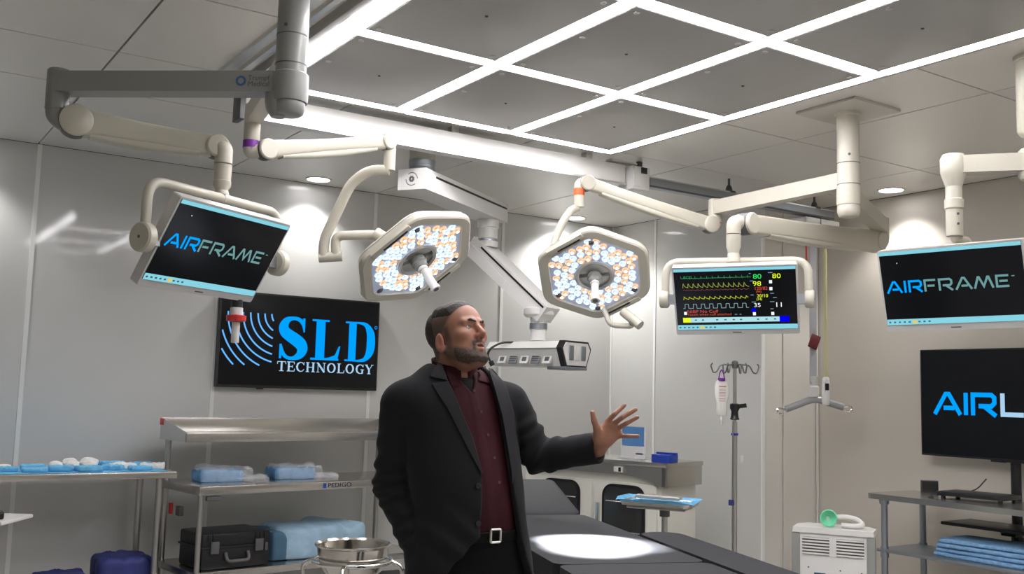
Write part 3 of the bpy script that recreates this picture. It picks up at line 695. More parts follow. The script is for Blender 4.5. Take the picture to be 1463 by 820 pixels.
# ================================================================== BIG WHITE SUPPLY BOOM
q = at(603, 240, 6.0)
t = thing('supply_boom', 'heavy white two-arm ceiling supply boom with black side stripes behind the lamps', 'boom arm', (q.x, q.y, H))
PX, PY = q.x, q.y; za = at(603, 262, 6.0).z
finish('column', lathe([(.10, H), (.10, H-.03), (.078, H-.035), (.078, za+.13)], (PX, PY, 0), n=32), mat('boom_beige', (.50, .49, .43), .4), t, world=True)
finish('swivel_ring', lathe([(.08, za+.06), (.081, za+.08), (.078, za+.085), (.078, za+.1), (.081, za+.105), (.081, za+.135)], (PX, PY, 0), n=32), GALV, t, world=True)
e = at(706, 322, 6.95); e.z = za; d = (e-V(PX, PY, za)).normalized(); s = d.cross(Z).normalized()
A0 = V(PX, PY, za)-d*.12; A1 = e+d*.02
arm = finish('upper_arm', bar(A0, A1, .185, .125), WHITE, t, world=True, bevel=.018)
sn = s if s.dot(-FW) > 0 else -s
finish('stripe', bar(A0+d*.13+s*.0935+Z*.03, A1-d*.02+s*.0935+Z*.03, .004, .012), BLACKP, arm, world=True, smooth=False)
finish('stripe', bar(A0+d*.13-s*.0935+Z*.03, A1-d*.02-s*.0935+Z*.03, .004, .012), BLACKP, arm, world=True, smooth=False)
b = NB(); XM = Matrix((s, d, Z)).transposed().to_4x4(); XM.translation = A0-d*.0015
for r_, n_, w_ in ((.038, 14, .005), (.012, 8, .014)):
    for k in range(n_):
        if r_ > .03 and k % 7 > 4: continue
        add_stroke(b, [(r_*math.cos(2*math.pi*(k+f)/n_), r_*math.sin(2*math.pi*(k+f)/n_)) for f in (0, .5, 1)], w_, 0, XM)
finish('emblem', b, DGREY, arm, world=True, smooth=False, label='round dark printed emblem')
J = e-d*.10
zj = at(690, 343, 6.85).z
finish('middle_joint', lathe([(.070, zj-.05), (.074, zj-.01), (.074, zj+.005), (.066, zj+.01), (.066, zj+.08), (.074, zj+.085), (.074, za-.06)], (J.x, J.y, 0), n=30), WHITE, t, world=True)
finish('joint_band', lathe([(.075, zj-.012), (.075, zj+.004)], (J.x, J.y, 0), n=30), GALV, t, world=True)
zk = at(689, 366, 6.85).z
B1 = at(770, 437, 6.55); B0 = V(J.x, J.y, zk); d2 = (B1-B0).normalized(); s2 = d2.cross(Z).normalized(); u2 = s2.cross(d2)
arm2 = finish('lower_arm', bar(B0-d2*.12, B1+d2*.10, .175, .135, .16, .115), WHITE, t, world=True, bevel=.022)
for sg in (1, -1): finish('stripe', bar(B0-d2*.02+s2*.0885*sg+u2*.045, B1+d2*.08+s2*.0815*sg+u2*.04, .004, .012), BLACKP, arm2, world=True, smooth=False)
for sg in (1, -1): finish('side_plate', bar(B0-d2*.10+s2*.088*sg-u2*.02, B0+(B1-B0)*.52+s2*.0845*sg-u2*.02, .004, .07, .004, .03), WHITE, arm2, world=True, smooth=False)
HB = B1; zh = at(768, 487, 6.55).z
finish('end_disc', lathe([(.085, B1.z-.075), (.1, B1.z-.06), (.1, B1.z-.02), (.07, B1.z)], (HB.x, HB.y, 0), n=30), WHITE, t, world=True)
finish('drop_tube', lathe([(.052, zh), (.052, zh+.07), (.057, zh+.072), (.057, zh+.115), (.052, zh+.118), (.056, B1.z-.09), (.056, B1.z-.07)], (HB.x, HB.y, 0), n=30), WHITE, t, world=True)
finish('clamp_ring', lathe([(.0585, zh+.074), (.0585, zh+.113)], (HB.x, HB.y, 0), n=30), GALV, t, world=True)
# service head: a long trapezoid box with outlets on its faces
hp = at(766, 487, 6.55)
t2 = thing('gas_outlet_pendant', 'white gas and power outlet head hanging from the supply boom', 'outlet head', (HB.x, HB.y, zh))
lx = (at(838, 505, 6.25)-at(735, 505, 6.62)); lx.z = 0; lx.normalize(); ly = Z.cross(lx)
HM = Matrix((lx, ly, Z)).transposed().to_4x4(); HM.translation = V(HB.x, HB.y, zh); HM = HM @ Matrix.Scale(.92, 4)
prof = [(-.135, 0-.012), (.135, -.012), (.17, -.06), (.115, -.185), (-.115, -.185), (-.17, -.06)]
def seg(xa, xb, k=1.): return add_rings(NB(), [[HM @ V(xa, p*k, z) for p, z in prof], [HM @ V(xb, p*k, z) for p, z in prof]])
finish('head_body', seg(-.335, .31), WHITE, t2, world=True, bevel=.008)
finish('end_frame', add_rings(NB(), [[HM @ V(x, p*1.04, -.09+(z+.09)*1.06) for p, z in prof] for x in (.295, .335)]), BLACKP, t2, world=True, bevel=.005)
ef = finish('end_panel', add_rings(NB(), [[HM @ V(x, p*.92, -.095+(z+.095)*.9) for p, z in prof] for x in (.33, .342)]), WHITE, t2, world=True, bevel=.004)
for yy, m_ in ((-.07, GALV), (0, WHITEP), (.07, GALV)):
    o = finish('end_outlet', box((.345, yy, -.09), (.012, .045, .10), HM), m_, ef, world=True, bevel=.004)
q_ = [at(*p_) for p_ in ((742, 489, 6.5), (716, 489, 6.5), (700, 498, 6.48), (696, 507, 6.48), (702, 519, 6.48))]
finish('hanging_cord', tube(q_, .007, n=8, rad=.06), BLACKP, t2, world=True)
finish('cord_plug', tube([at(701, 516, 6.48), at(704, 522, 6.48)], .017, n=12), BLACKP, t2, world=True)
finish('bottom_rail', box((.26, 0, -.195), (.16, .25, .022), HM), GALV, t2, world=True, bevel=.004)
finish('top_seam', box((0, -.171, -.062), (.62, .006, .004), HM), GALV, t2, world=True)
nrm = (V(0, -.125, .055)).normalized()
for i, k in enumerate((-.20, -.10, 0, .10, .20)):
    for sg in (-1, 1):
        FMx = HM @ Matrix.Translation((k, sg*.1435, -.122)) @ Matrix.Rotation(sg*.41, 4, 'X')
        o = finish('outlet_plate', box((0, 0, 0), (.07, .012, .10), FMx), WHITEP if i % 2 == 0 else GALV, t2, world=True, bevel=.003)
        if i % 2 == 0:
            for dz in (.025, -.018): finish('socket', box((.003, sg*.005, dz), (.035, .008, .03), FMx), DGREY, o, world=True)
        else:
            for dz in (-.03, -.015, 0, .015, .03): finish('slot', box((0, sg*.006, dz), (.06, .004, .006), FMx), DGREY, o, world=True, smooth=False)

# ================================================================== WALL SCREEN
def ony(px, py, y):
    r_ = at(px, py, 1)-CAM; return CAM+r_*((y-CAM.y)/r_.y)
def arc(cx, cz, r, a0, a1, n=24): return [(cx+r*math.cos(math.radians(a0+(a1-a0)*k/n)), cz+r*math.sin(math.radians(a0+(a1-a0)*k/n))) for k in range(n+1)]
TV = Matrix.Translation((2.845, 7.08, 1.830))
t = thing('wall_television', 'large black wall screen showing the blue SLD TECHNOLOGY logo', 'television', M=TV)
W_, H_ = 1.255, .690
finish('bezel', prism(rrect(W_, H_, .008), .05), BLACKP, t, bevel=.003)
s = finish('screen', prism(rect(-W_/2+.012, -H_/2+.02, W_/2-.012, H_/2-.012), .002, Matrix.Translation((0, -.002, 0))), SCRD, t, smooth=False)
finish('wall_mount', box((0, .058, 0), (.4, .02, .3)), DGREY, t)
finish('sensor_bump', box((-.3, .02, -H_/2-.004), (.05, .02, .01)), BLACKP, t)
# logo: u,v in the screen's own frame, measured as fractions of the panel
fx = lambda u: -W_/2+W_*u
fz = lambda v: H_/2-H_*v
bm = NB(); cx, cz = .375, .215                    # arcs about a centre up and to the right
for R_ in (.088, .140, .192, .247, .302, .357, .412, .467, .520):
    pts = []
    for k in range(0, 181):
        a = math.radians(180+90*k/180*1.05); u = cx*W_+R_*math.cos(a)*1.0; v = cz*H_-R_*math.sin(a)
        if .018*W_ <= u <= .318*W_ and .19*H_ <= v <= .765*H_: pts.append((-W_/2+u, H_/2-v))
    if len(pts) > 2: add_stroke(bm, pts[::3]+[pts[-1]], .011, -.0035)
finish('logo_waves', bm, glow('logo_wave', (.12, .42, .95), 1.0), s, smooth=False, label='concentric blue arcs of the logo')
bm = NB(); Y_ = -.0035
zt_, zb_ = fz(.24), fz(.68); hh = zt_-zb_
# S
sx0, sx1 = fx(.355), fx(.525); mx = (sx0+sx1)/2; wS = sx1-sx0
spine = [(.90, .70), (.86, .86), (.70, .965), (.48, .985), (.27, .93), (.16, .79), (.20, .66), (.36, .57), (.60, .47), (.80, .36), (.86, .23), (.76, .09), (.54, .015), (.32, .03), (.16, .13), (.09, .32)]
wid = [.012, .03, .03, .028, .05, .075, .085, .09, .095, .095, .085, .06, .03, .026, .03, .012]
sp_, sw_ = smooth_pts([(sx0+a*wS, zb_+b*hh) for a, b in spine], [q*.95 for q in wid]); add_stroke(bm, sp_, sw_, Y_)
add_flat(bm, [(sx0+.84*wS, zb_+1.0*hh), (sx0+.93*wS, zb_+1.0*hh), (sx0+.93*wS, zb_+.66*hh), (sx0+.88*wS, zb_+.66*hh)], Y_)
add_flat(bm, [(sx0+.03*wS, zb_), (sx0+.11*wS, zb_), (sx0+.11*wS, zb_+.35*hh), (sx0+.03*wS, zb_+.35*hh)], Y_)
# L
lx0 = fx(.555); wL = fx(.745)-lx0
add_flat(bm, rect(lx0+.16*wL, zb_, lx0+.46*wL, zt_), Y_)
add_flat(bm, rect(lx0+.02*wL, zt_-.045*hh, lx0+.60*wL, zt_), Y_)
add_flat(bm, rect(lx0, zb_, lx0+.95*wL, zb_+.05*hh), Y_)
add_flat(bm, [(lx0+.46*wL, zb_+.05*hh), (lx0+.92*wL, zb_+.05*hh), (lx0+1.0*wL, zb_+.36*hh), (lx0+.95*wL, zb_+.36*hh), (lx0+.82*wL, zb_+.13*hh), (lx0+.62*wL, zb_+.07*hh)], Y_)
# D
dx0 = fx(.775); wD = fx(.970)-dx0
add_flat(bm, rect(dx0+.12*wD, zb_, dx0+.37*wD, zt_), Y_)
sp_, sw_ = smooth_pts([(dx0, zt_-.022*hh), (dx0+.25*wD, zt_-.022*hh), (dx0+.48*wD, zt_-.022*hh), (dx0+.70*wD, zb_+.93*hh), (dx0+.85*wD, zb_+.75*hh), (dx0+.885*wD, zb_+.5*hh), (dx0+.85*wD, zb_+.25*hh), (dx0+.70*wD, zb_+.07*hh), (dx0+.48*wD, zb_+.022*hh), (dx0+.25*wD, zb_+.022*hh), (dx0, zb_+.022*hh)], [.013, .013, .016, .034, .062, .070, .062, .034, .016, .013, .013]); add_stroke(bm, sp_, sw_, Y_)
add_stroke(bm, arc(fx(.978), fz(.29), .010, 0, 360), .004, Y_)
finish('logo_letters', bm, glow('logo_blue', (.0, .30, 1.0), 1.0), s, smooth=False, label='large blue serif letters SLD')
# TECHNOLOGY in small serif capitals
bm = NB(); zt2, zb2 = fz(.71), fz(.815); h2 = zt2-zb2; x = fx(.352); tot = fx(.975)-x
def ser(x, z, l=.22): add_flat(bm, rect(x-l*h2/2, z-.03*h2, x+l*h2/2, z+.03*h2), Y_)
GL = {'T': .9, 'E': .85, 'C': .95, 'H': 1.05, 'N': 1.05, 'O': 1.02, 'L': .85, 'G': 1.02, 'Y': .95}
k_ = tot/sum((GL[c]+.06)*h2 for c in 'TECHNOLOGY')
for ch in 'TECHNOLOGY':
    gw = GL[ch]*h2*k_; S_ = lambda p, w_: add_stroke(bm, [(x+a*gw, zb2+b*h2) for a, b in p], [q*h2 for q in w_] if isinstance(w_, list) else w_*h2, Y_)
    T_, t_ = .19, .07
    if ch == 'T': S_([(.5, 0), (.5, 1)], T_); S_([(.04, .96), (.96, .96)], t_); S_([(.05, .97), (.03, .72)], t_); S_([(.95, .97), (.97, .72)], t_); ser(x+.5*gw, zb2+.03*h2, .5)
    if ch == 'E': S_([(.26, 0), (.26, 1)], T_); [S_([(.05, v), (.92, v)], t_) for v in (.035, .965)]; S_([(.26, .5), (.70, .5)], t_); S_([(.9, .97), (.92, .74)], t_); S_([(.92, .03), (.96, .28)], t_); S_([(.70, .64), (.70, .36)], t_)
    if ch == 'C': S_([(.90, .72), (.72, .94), (.48, .96), (.24, .80), (.16, .5), (.24, .2), (.48, .04), (.74, .06), (.93, .26)], [.06, .07, .09, .17, .2, .17, .09, .07, .06]); S_([(.90, 1), (.90, .68)], t_)
    if ch == 'G': S_([(.88, .72), (.70, .94), (.48, .96), (.24, .80), (.16, .5), (.24, .2), (.48, .04), (.70, .05), (.80, .14)], [.06, .07, .09, .17, .2, .17, .09, .07, .1]); S_([(.80, .02), (.80, .44)], T_*.9); S_([(.60, .44), (.98, .44)], t_); S_([(.87, 1), (.87, .70)], t_)
    if ch == 'H': 
        for u in (.22, .78): S_([(u, 0), (u, 1)], T_); [ser(x+u*gw, zb2+v*h2, .4) for v in (.03, .97)]
        S_([(.22, .5), (.78, .5)], t_)
    if ch == 'N': S_([(.20, 0), (.20, 1)], t_); S_([(.82, 0), (.82, 1)], t_); S_([(.16, .98), (.84, .02)], T_); ser(x+.20*gw, zb2+.03*h2, .34); ser(x+.14*gw, zb2+.97*h2, .25); ser(x+.82*gw, zb2+.97*h2, .34)
    if ch == 'O': S_([(.5+.36*math.cos(i*math.pi/10), .5+.46*math.sin(i*math.pi/10)) for i in range(21)], [.07+.13*abs(math.cos(i*math.pi/10)) for i in range(21)])
    if ch == 'L': S_([(.28, 0), (.28, 1)], T_); ser(x+.28*gw, zb2+.97*h2, .42); S_([(.05, .035), (.92, .035)], t_); S_([(.90, .03), (.96, .32)], t_)
    if ch == 'Y': S_([(.5, 0), (.5, .46)], T_); S_([(.5, .44), (.16, .98)], T_); S_([(.5, .44), (.86, .98)], t_); ser(x+.5*gw, zb2+.03*h2, .42); ser(x+.16*gw, zb2+.97*h2, .36); ser(x+.86*gw, zb2+.97*h2, .30)
    x += gw+.06*h2*k_
finish('logo_word', bm, SKY_T, s, smooth=False, label='pale serif word TECHNOLOGY')

# a camera probe with red collar hanging below the left monitor
p0 = ML @ V(.243, .022, -.186)
t = thing('hanging_camera', 'small white cylindrical camera with red collar below the left AIRFRAME monitor', 'camera', p0)
d_ = V(0, 0, -1)
finish('stem', lathe([(.014, 0), (.014, -.012)], p0, n=14), WHITEP, t, world=True)
finish('black_neck', lathe([(.018, -.045), (.023, -.04), (.023, -.008), (.014, .0)], p0, n=18), BLACKP, t, world=True)
finish('sleeve', lathe([(.026, -.075), (.026, -.04), (.018, -.036)], p0, n=18), WHITEP, t, world=True)
finish('red_collar', lathe([(.022, -.098), (.040, -.094), (.041, -.072), (.026, -.068)], p0, n=22), RED, t, world=True)
finish('barrel', lathe([(.014, -.185), (.0165, -.18), (.0165, -.1)], p0, n=16), WHITEP, t, world=True)

# ================================================================== SOFT SHAPES
def crumple(w_, d_, h_, seed, amp=.012, n=14, r=.35):
    """soft folded block: superellipsoid-ish box with uneven creases"""
    rnd = random.Random(seed); ph = [(rnd.uniform(5, 40)/max(w_, d_)*.4, rnd.uniform(5, 40)/max(w_, d_)*.4, rnd.uniform(0, 6.28)) for _ in range(7)]
    b = NB(); bmesh.ops.create_cube(b, size=1)
    bmesh.ops.subdivide_edges(b, edges=b.edges[:], cuts=n, use_grid_fill=True)
    for v in b.verts:
        x, y, z = v.co*2
        e = 1/max(1e-6, (abs(x)**8+abs(y)**8+abs(z)**(3 if h_ < .3*w_ else 6))**(1/8.)) if True else 1
        m_ = max(abs(x), abs(y), abs(z)); k = 1-(1-min(1, e*m_))*r*2
        x, y, z = x*k, y*k, z*k
        c = sum(math.sin(a*x*w_+b_*y*d_+p) for a, b_, p in ph)/7
        v.co = V(x*w_/2+c*amp*.6, y*d_/2+c*amp*.5, (z+1)*h_/2+(c*amp*(1.2) if z > -.2 else 0))
    return b
def layered(w_, d_, hs, seed, name, m_, parent, world=False, base=None):
    """folded towels: separate layers"""
    rnd = random.Random(seed); z = 0
    for i, h_ in enumerate(hs):
        b = crumple(w_*rnd.uniform(.95, 1), d_*rnd.uniform(.94, 1), h_, seed*31+i, .006, 8, .25)
        bmesh.ops.transform(b, matrix=Matrix.Translation((rnd.uniform(-.01, .01), rnd.uniform(-.01, .01), z)), verts=b.verts)
        finish(name, b, m_, parent); z += h_*.97

# ================================================================== LEFT INSTRUMENT TABLE
TX0, TX1, TY0, TY1, TZ = .25, 1.80, 6.42, 7.02, .955
t = thing('instrument_table', 'stainless steel table along the white wall holding blue packs and gauze', 'table', ((TX0+TX1)/2, 6.72, 0))
finish('tabletop', box(((TX0+TX1)/2, 6.72, TZ-.02), (TX1-TX0, TY1-TY0, .04)), STEEL, t, world=True, bevel=.006)
for x in (TX0+.08, TX1-.09):
    for y in (TY0+.05, TY1-.07):
        l = finish('leg', cyl((x, y, .02), (x, y, TZ-.04), .021, n=18), STEELD, t, world=True)
        finish('foot', lathe([(.024, 0), (.026, .02), (.022, .04)], (x, y, 0), n=14), DGREY, l, world=True)
finish('lower_shelf', box(((TX0+TX1)/2, 6.72, .25), (TX1-TX0-.1, TY1-TY0-.06, .025)), STEELD, t, world=True, bevel=.004)
d0 = tag(finish('blue_drape', box(((TX0+1.77)/2, 6.72, TZ+.003), (1.77-TX0-.05, .54, .004)), BLUEC, smooth=False), 'blue paper drape spread over the left steel table', 'drape')
rnd = random.Random(11)
packs = [(.70, 6.54), (.85, 6.62), (1.00, 6.54), (1.15, 6.57), (1.30, 6.53), (1.45, 6.58), (1.60, 6.53), (1.67, 6.78), (1.02, 6.74), (1.50, 6.84)]
desc = ['first from the left along the front', 'second from the left along the front', 'third from the left along the front', 'fourth from the left along the front', 'third from the right along the front', 'second from the right along the front', 'rightmost along the front edge', 'at the back right corner', 'at the back, left of the gauze balls', 'at the back, right of the gauze balls']
for i, (x, y) in enumerate(packs):
    b = crumple(rnd.uniform(.13, .145), rnd.uniform(.11, .14), rnd.uniform(.022, .034), 100+i, .008, 8, .4)
    bmesh.ops.transform(b, matrix=Matrix.Translation((x, y, TZ+.0055)) @ Matrix.Rotation(rnd.uniform(-.25, .25), 4, 'Z'), verts=b.verts)
    tag(finish('blue_pack', b, BLUEC), 'crumpled blue pack on the left table, '+desc[i], 'pack', 'blue packs on the left table')
gz = [(.86, 6.76, .032, 'flat white gauze wad at the left end of the blue packs'), (1.14, 6.70, .028, 'white gauze ball leftmost of the round cluster on the table'), (1.23, 6.66, .028, 'white gauze ball second from left in the round cluster'),
      (1.24, 6.78, .034, 'tall white gauze ball in the middle of the round cluster'), (1.33, 6.66, .030, 'white gauze ball in front of the middle of the cluster'), (1.35, 6.79, .036, 'white gauze ball rightmost of the round cluster on the table')]
for i, (x, y, r_, lb) in enumerate(gz):
    b = NB(); bmesh.ops.create_icosphere(b, subdivisions=3, radius=1)
    ph = [Vector((rnd.uniform(-6, 6), rnd.uniform(-6, 6), rnd.uniform(-6, 6))) for _ in range(6)]
    for v in b.verts:
        k = 1+.06*sum(math.sin(v.co.dot(p)+i) for p in ph)/2
        v.co = V(v.co.x*r_*1.5*k, v.co.y*r_*1.3*k, (v.co.z*k+.9)*r_*(.95 if i else .5))
    bmesh.ops.transform(b, matrix=Matrix.Translation((x, y, TZ+.006)), verts=b.verts)
    tag(finish('gauze_ball', b, GAUZE), lb, 'gauze', 'white gauze on the left table')
for i, (x, y, rz, lb) in enumerate(((1.53, 6.68, .3, 'folded white gauze sheet just right of the round gauze balls'), (1.70, 6.63, -.2, 'folded white gauze sheet nearest the right end of the table'))):
    b = crumple(.15, .11, .03, 300+i, .014, 8, .4); bmesh.ops.transform(b, matrix=Matrix.Translation((x, y, TZ+.0055)) @ Matrix.Rotation(rz, 4, 'Z'), verts=b.verts)
    tag(finish('gauze_sheet', b, GAUZE), lb, 'gauze', 'white gauze on the left table')
b = crumple(.32, .32, .165, 51, .016, 16, .6); bmesh.ops.transform(b, matrix=Matrix.Translation((1.56, 6.68, .2635)), verts=b.verts)
tag(finish('navy_bag', b, NAVY), 'dark blue soft bag on the shelf under the left steel table', 'bag')
b = crumple(.30, .3, .075, 57, .016, 16, .6); bmesh.ops.transform(b, matrix=Matrix.Translation((1.20, 6.66, .2635)), verts=b.verts)
tag(finish('navy_bag', b, NAVY), 'low dark blue cloth bundle at the bottom edge left of the larger bag', 'bag')
# tray table at the very left edge
q = at(-30, 741, 4.6)
t = thing('side_tray_table', 'small white tray table cut off by the left edge of the picture', 'table', (q.x, q.y, 0))
finish('tray', box((0, 0, q.z), (.36, .30, .018), Matrix.Rotation(YAW-math.pi/2, 4, 'Z')), WHITE, t, bevel=.008)
finish('post', cyl((0, 0, .03), (0, 0, q.z-.009), .02), CHROME, t)
finish('base', lathe([(.2, 0), (.2, .015), (.04, .03), (.02, .05)], n=28), WHITE, t)
q2 = at(-6, 735, 4.55)
tag(finish('black_mouse', crumple(.06, .10, .035, 77, .001, 8, .6), BLACKP), 'small rounded black object on the white tray at the left edge', 'mouse').location = (q2.x, q2.y, q.z+.009)

# ================================================================== STAINLESS WORKSTATION WITH OVERSHELF
UM = Matrix.Translation((1.885, 6.22, 0)) @ Matrix.Rotation(math.radians(7.5), 4, 'Z')
t = thing('steel_workstation', 'three-tier stainless steel workstation with raised overshelf below the wall screen', 'workstation', M=UM)
UL, UD, UZ = 1.70, .60, .875
def ub(c, s_): return box(c, s_)
finish('worktop', box((UL/2, UD/2, UZ-.027), (UL, UD, .054)), STEEL, t, bevel=.006)
font_mesh('maker_label', 'PEDIGO', .042, mat('label_ink', (.02, .03, .07), .4), t, (.90, -.0015, UZ-.040), sx=1.25)
finish('label_mark', prism(rect(.865, UZ-.043, .89, UZ-.010), .001, Matrix.Translation((0, -.0012, 0))), mat('label_blue', (.02, .10, .40), .4), t, smooth=False)
for x in (.025, UL-.025):
    for y in (.03, UD-.03):
        hz = UZ-.05 if y < .1 else 1.14
        l = finish('leg', cyl((x, y, .06), (x, y, hz), .017 if y < .1 else .019, n=18), STEELD, t)
        finish('caster', lathe([(.04, -.015), (.045, -.01), (.045, .01), (.04, .015)], (x, y, .045), (1, 0, 0), n=18), DGREY, l)
finish('lower_shelf', box((UL/2, UD/2, .335), (UL, UD, .045)), STEEL, t, bevel=.005)
# overshelf: front lip, sloping sides, rear upstand
oz, oy0, oy1 = 1.175, .22, .62
finish('overshelf', box((UL/2, (oy0+oy1)/2, oz), (UL+.02, oy1-oy0, .02)), STEEL, t, bevel=.003)
finish('overshelf_lip', box((UL/2, oy0-.004, oz-.012), (UL+.02, .012, .06)), STEEL, t, bevel=.004)
finish('overshelf_upstand', box((UL/2, oy1, oz+.045), (UL+.02, .012, .11)), STEEL, t, bevel=.003)
for sx in (-.012, UL+.012):
    P = [(oy0, oz-.04), (oy1, oz-.04), (oy1, oz+.098), (oy1-.03, oz+.098), (oy0, oz+.02)]
    finish('overshelf_side', add_rings(NB(), [[V(sx-.004, a, b_) for a, b_ in P], [V(sx+.004, a, b_) for a, b_ in P]]), STEEL, t, smooth=False)
finish('red_tip', box((-.012, oy1-.02, oz+.075), (.014, .06, .045)), RED, t, bevel=.004)
finish('brake_bracket', box((.012, .30, .70), (.03, .06, .06)), DGREY, t, bevel=.004)
finish('brake_bracket', box((.02, .46, .70), (.02, .03, .07)), RED, t, bevel=.004)
finish('corner_bracket', box((.10, .02, UZ-.075), (.09, .03, .03)), DGREY, t, bevel=.008)
def on_unit(x, y, z): return UM @ V(x, y, z)
CLEAR = mat('clear_film', (.92, .94, .97), .10, alpha=.20, bump=.8, nscale=26, spec=1.)
for i, (x, lb) in enumerate(((.27, 'blue folded pack in crinkled clear wrap, left one on the steel worktop'), (.80, 'blue folded pack in crinkled clear wrap, right one on the steel worktop'))):
    p = thing('wrapped_pack', lb, 'pack', M=UM @ Matrix.Translation((x, .34, UZ)) @ Matrix.Rotation(-.15, 4, 'Z'), group='wrapped blue packs')
    b = crumple(.30, .22, .075, 400+i, .010, 12, .4); finish('folded_cloth', b, mat('pack_blue', (.12, .30, .52), .7, noise=.25, nscale=20, bump=.3), p)
    b = crumple(.34, .25, .088, 420+i, .024, 16, .4); bmesh.ops.transform(b, matrix=Matrix.Translation((.03, -.02, .001)), verts=b.verts)
    finish('clear_wrap', b, CLEAR, p, smooth=False)
    b = crumple(.16, .20, .03, 440+i, .02, 16, .5); bmesh.ops.transform(b, matrix=Matrix.Translation((.22, -.07, .0)), verts=b.verts); finish('wrap_flap', b, CLEAR, p, smooth=False)
# black hard case
p = thing('hard_case', 'black plastic hard case with carry handle on the lower steel shelf', 'case', M=UM @ Matrix.Translation((.29, .22, .3585)))
finish('lower_shell', box((0, 0, .065), (.46, .34, .13)), BLACKP, p, bevel=.018)
finish('lid', box((0, 0, .178), (.46, .34, .086)), BLACKP, p, bevel=.018)
finish('seam_lip', box((0, 0, .133), (.472, .352, .014)), BLACKP, p, bevel=.004)
finish('carry_handle', tube([V(-.075, -.178, .10), V(-.075, -.205, .05), V(.075, -.205, .05), V(.075, -.178, .10)], .011, n=12, rad=.03), DGREY, p)
for x in (-.15, .15):
    q = finish('latch', box((x, -.180, .135), (.055, .016, .075)), DGREY, p, bevel=.005)
for x in (-.19, -.16, .13, .16, .19): finish('rib', box((x, -.172, .195), (.010, .01, .04)), BLACKP, p, bevel=.003)
finish('padlock_eye', box((.2, -.178, .12), (.02, .012, .05)), DGREY, p, bevel=.004)
p = thing('blue_bundle', 'pale blue folded linen bundle beside the black case on the lower shelf', 'linen', M=UM @ Matrix.Translation((.97, .30, .3585)))
b = crumple(.66, .42, .21, 61, .03, 20, .45); finish('linen_fold', b, BLUEP, p)
b = crumple(.16, .40, .19, 62, .02, 14, .45); bmesh.ops.transform(b, matrix=Matrix.Translation((-.32, .01, .0)), verts=b.verts); finish('dark_fold', b, mat('deep_blue_cloth', (.06, .14, .22), .6, bump=.4, nscale=12), p)

# ================================================================== BASIN STAND
q = at(505, 775, 4.3)
t = thing('basin_stand', 'chrome ring stand with curved arms in front of the steel shelves', 'stand', (q.x, q.y, 0))
rb = .155; zr = q.z-.075
finish('ring', tube([V((rb+.012)*math.cos(a*math.pi/16), (rb+.012)*math.sin(a*math.pi/16), zr) for a in range(33)], .009, n=10), CHROME, t)
for k in range(4):
    a = k*math.pi/2+2.5; c_, s_ = math.cos(a), math.sin(a)
    finish('stand_leg', tube([V(.05*c_, .05*s_, .09), V(.06*c_, .06*s_, zr-.18), V(.21*c_, .21*s_, zr-.14), V(.215*c_, .215*s_, zr-.02), V((rb+.012)*c_, (rb+.012)*s_, zr)], .010, n=10, rad=.06), CHROME, t)
finish('post', cyl((0, 0, .06), (0, 0, zr-.2), .05, .05), CHROME, t)
for k in range(4):
    a = k*math.pi/2; l = finish('base_arm', bar((0, 0, .075), (.26*math.cos(a), .26*math.sin(a), .065), .03, .025), CHROME, t)
    finish('caster', lathe([(.024, -.012), (.03, -.008), (.03, .008), (.024, .012)], (.25*math.cos(a), .25*math.sin(a), .03), (-math.sin(a), math.cos(a), 0), n=16), DGREY, l)
bz = finish('steel_basin', lathe([(.03, -.10), (.09, -.098), (.125, -.07), (.148, -.01), (.153, .03), (.163, .036), (.165, .042), (.160, .044), (.150, .036), (.143, -.008), (.12, -.064), (.085, -.09), (.02, -.092)], n=44), mat('basin_steel', (.66, .63, .58), .16, metal=1.))
bz.location = (q.x, q.y, q.z-.046)
tag(bz, 'round polished steel basin resting in the chrome ring stand', 'basin')

# ================================================================== OPERATING TABLE
A_ = math.radians(71)
OM = Matrix.Translation((3.378, 4.329, 0)) @ Matrix.Rotation(A_-math.pi/2, 4, 'Z')   # local +y to the head, +x to the right edge
OZ = .86
t = thing('operating_table', 'black padded operating table with raised head end and a bright pool of light', 'operating table', M=OM)
def pad(name, x0, x1, y0, y1, z, th, ang=0, piv=None, r=.05):
    b = NB(); poly = rrect(x1-x0, y1-y0, r, 5, (x0+x1)/2, (y0+y1)/2)
    add_rings(b, [[V(a, c, z-th) for a, c in poly], [V(a, c, z) for a, c in poly]])
    if ang: bmesh.ops.transform(b, matrix=Matrix.Translation(piv) @ Matrix.Rotation(ang, 4, 'X') @ Matrix.Translation(-Vector(piv)), verts=b.verts)
    return finish(name, b, PAD, t, bevel=.014)
WT = .62
pad('back_pad', -WT+.01, -.005, .012, .57, OZ, .085, math.radians(14.5), (0, 0.0, OZ-.03))
pad('seat_pad', -WT, 0, -1.50, -.003, OZ, .085)
pad('leg_pad', -WT, 0, -2.05, -1.51, OZ, .085)
for y0, y1 in ((-1.50, 0), (-2.05, -1.51)):
    finish('section_frame', box((-WT/2, (y0+y1)/2, OZ-.105), (WT-.04, y1-y0-.02, .035)), DGREY, t, bevel=.004)
finish('back_frame', box((-WT/2, .29, OZ-.105), (WT-.05, .54, .03), Matrix.Translation((0, 0, OZ-.03)) @ Matrix.Rotation(math.radians(14.5), 4, 'X') @ Matrix.Translation((0, 0, -OZ+.03))), DGREY, t, bevel=.004)
for x in (-WT-.012, .012):
    finish('side_rail', box((x, -.52, OZ-.105), (.012, .9, .03)), STEELD, t, bevel=.003)
ab = pad('arm_board', .035, .245, -1.95, -.66, OZ-.002, .06, r=.095)
finish('arm_board_support', box((.10, -1.2, OZ-.085), (.22, .08, .03)), STEELD, ab, bevel=.004)
finish('pedestal', box((-WT/2, -.75, .42), (.34, .44, .62)), STEELD, t, bevel=.03)
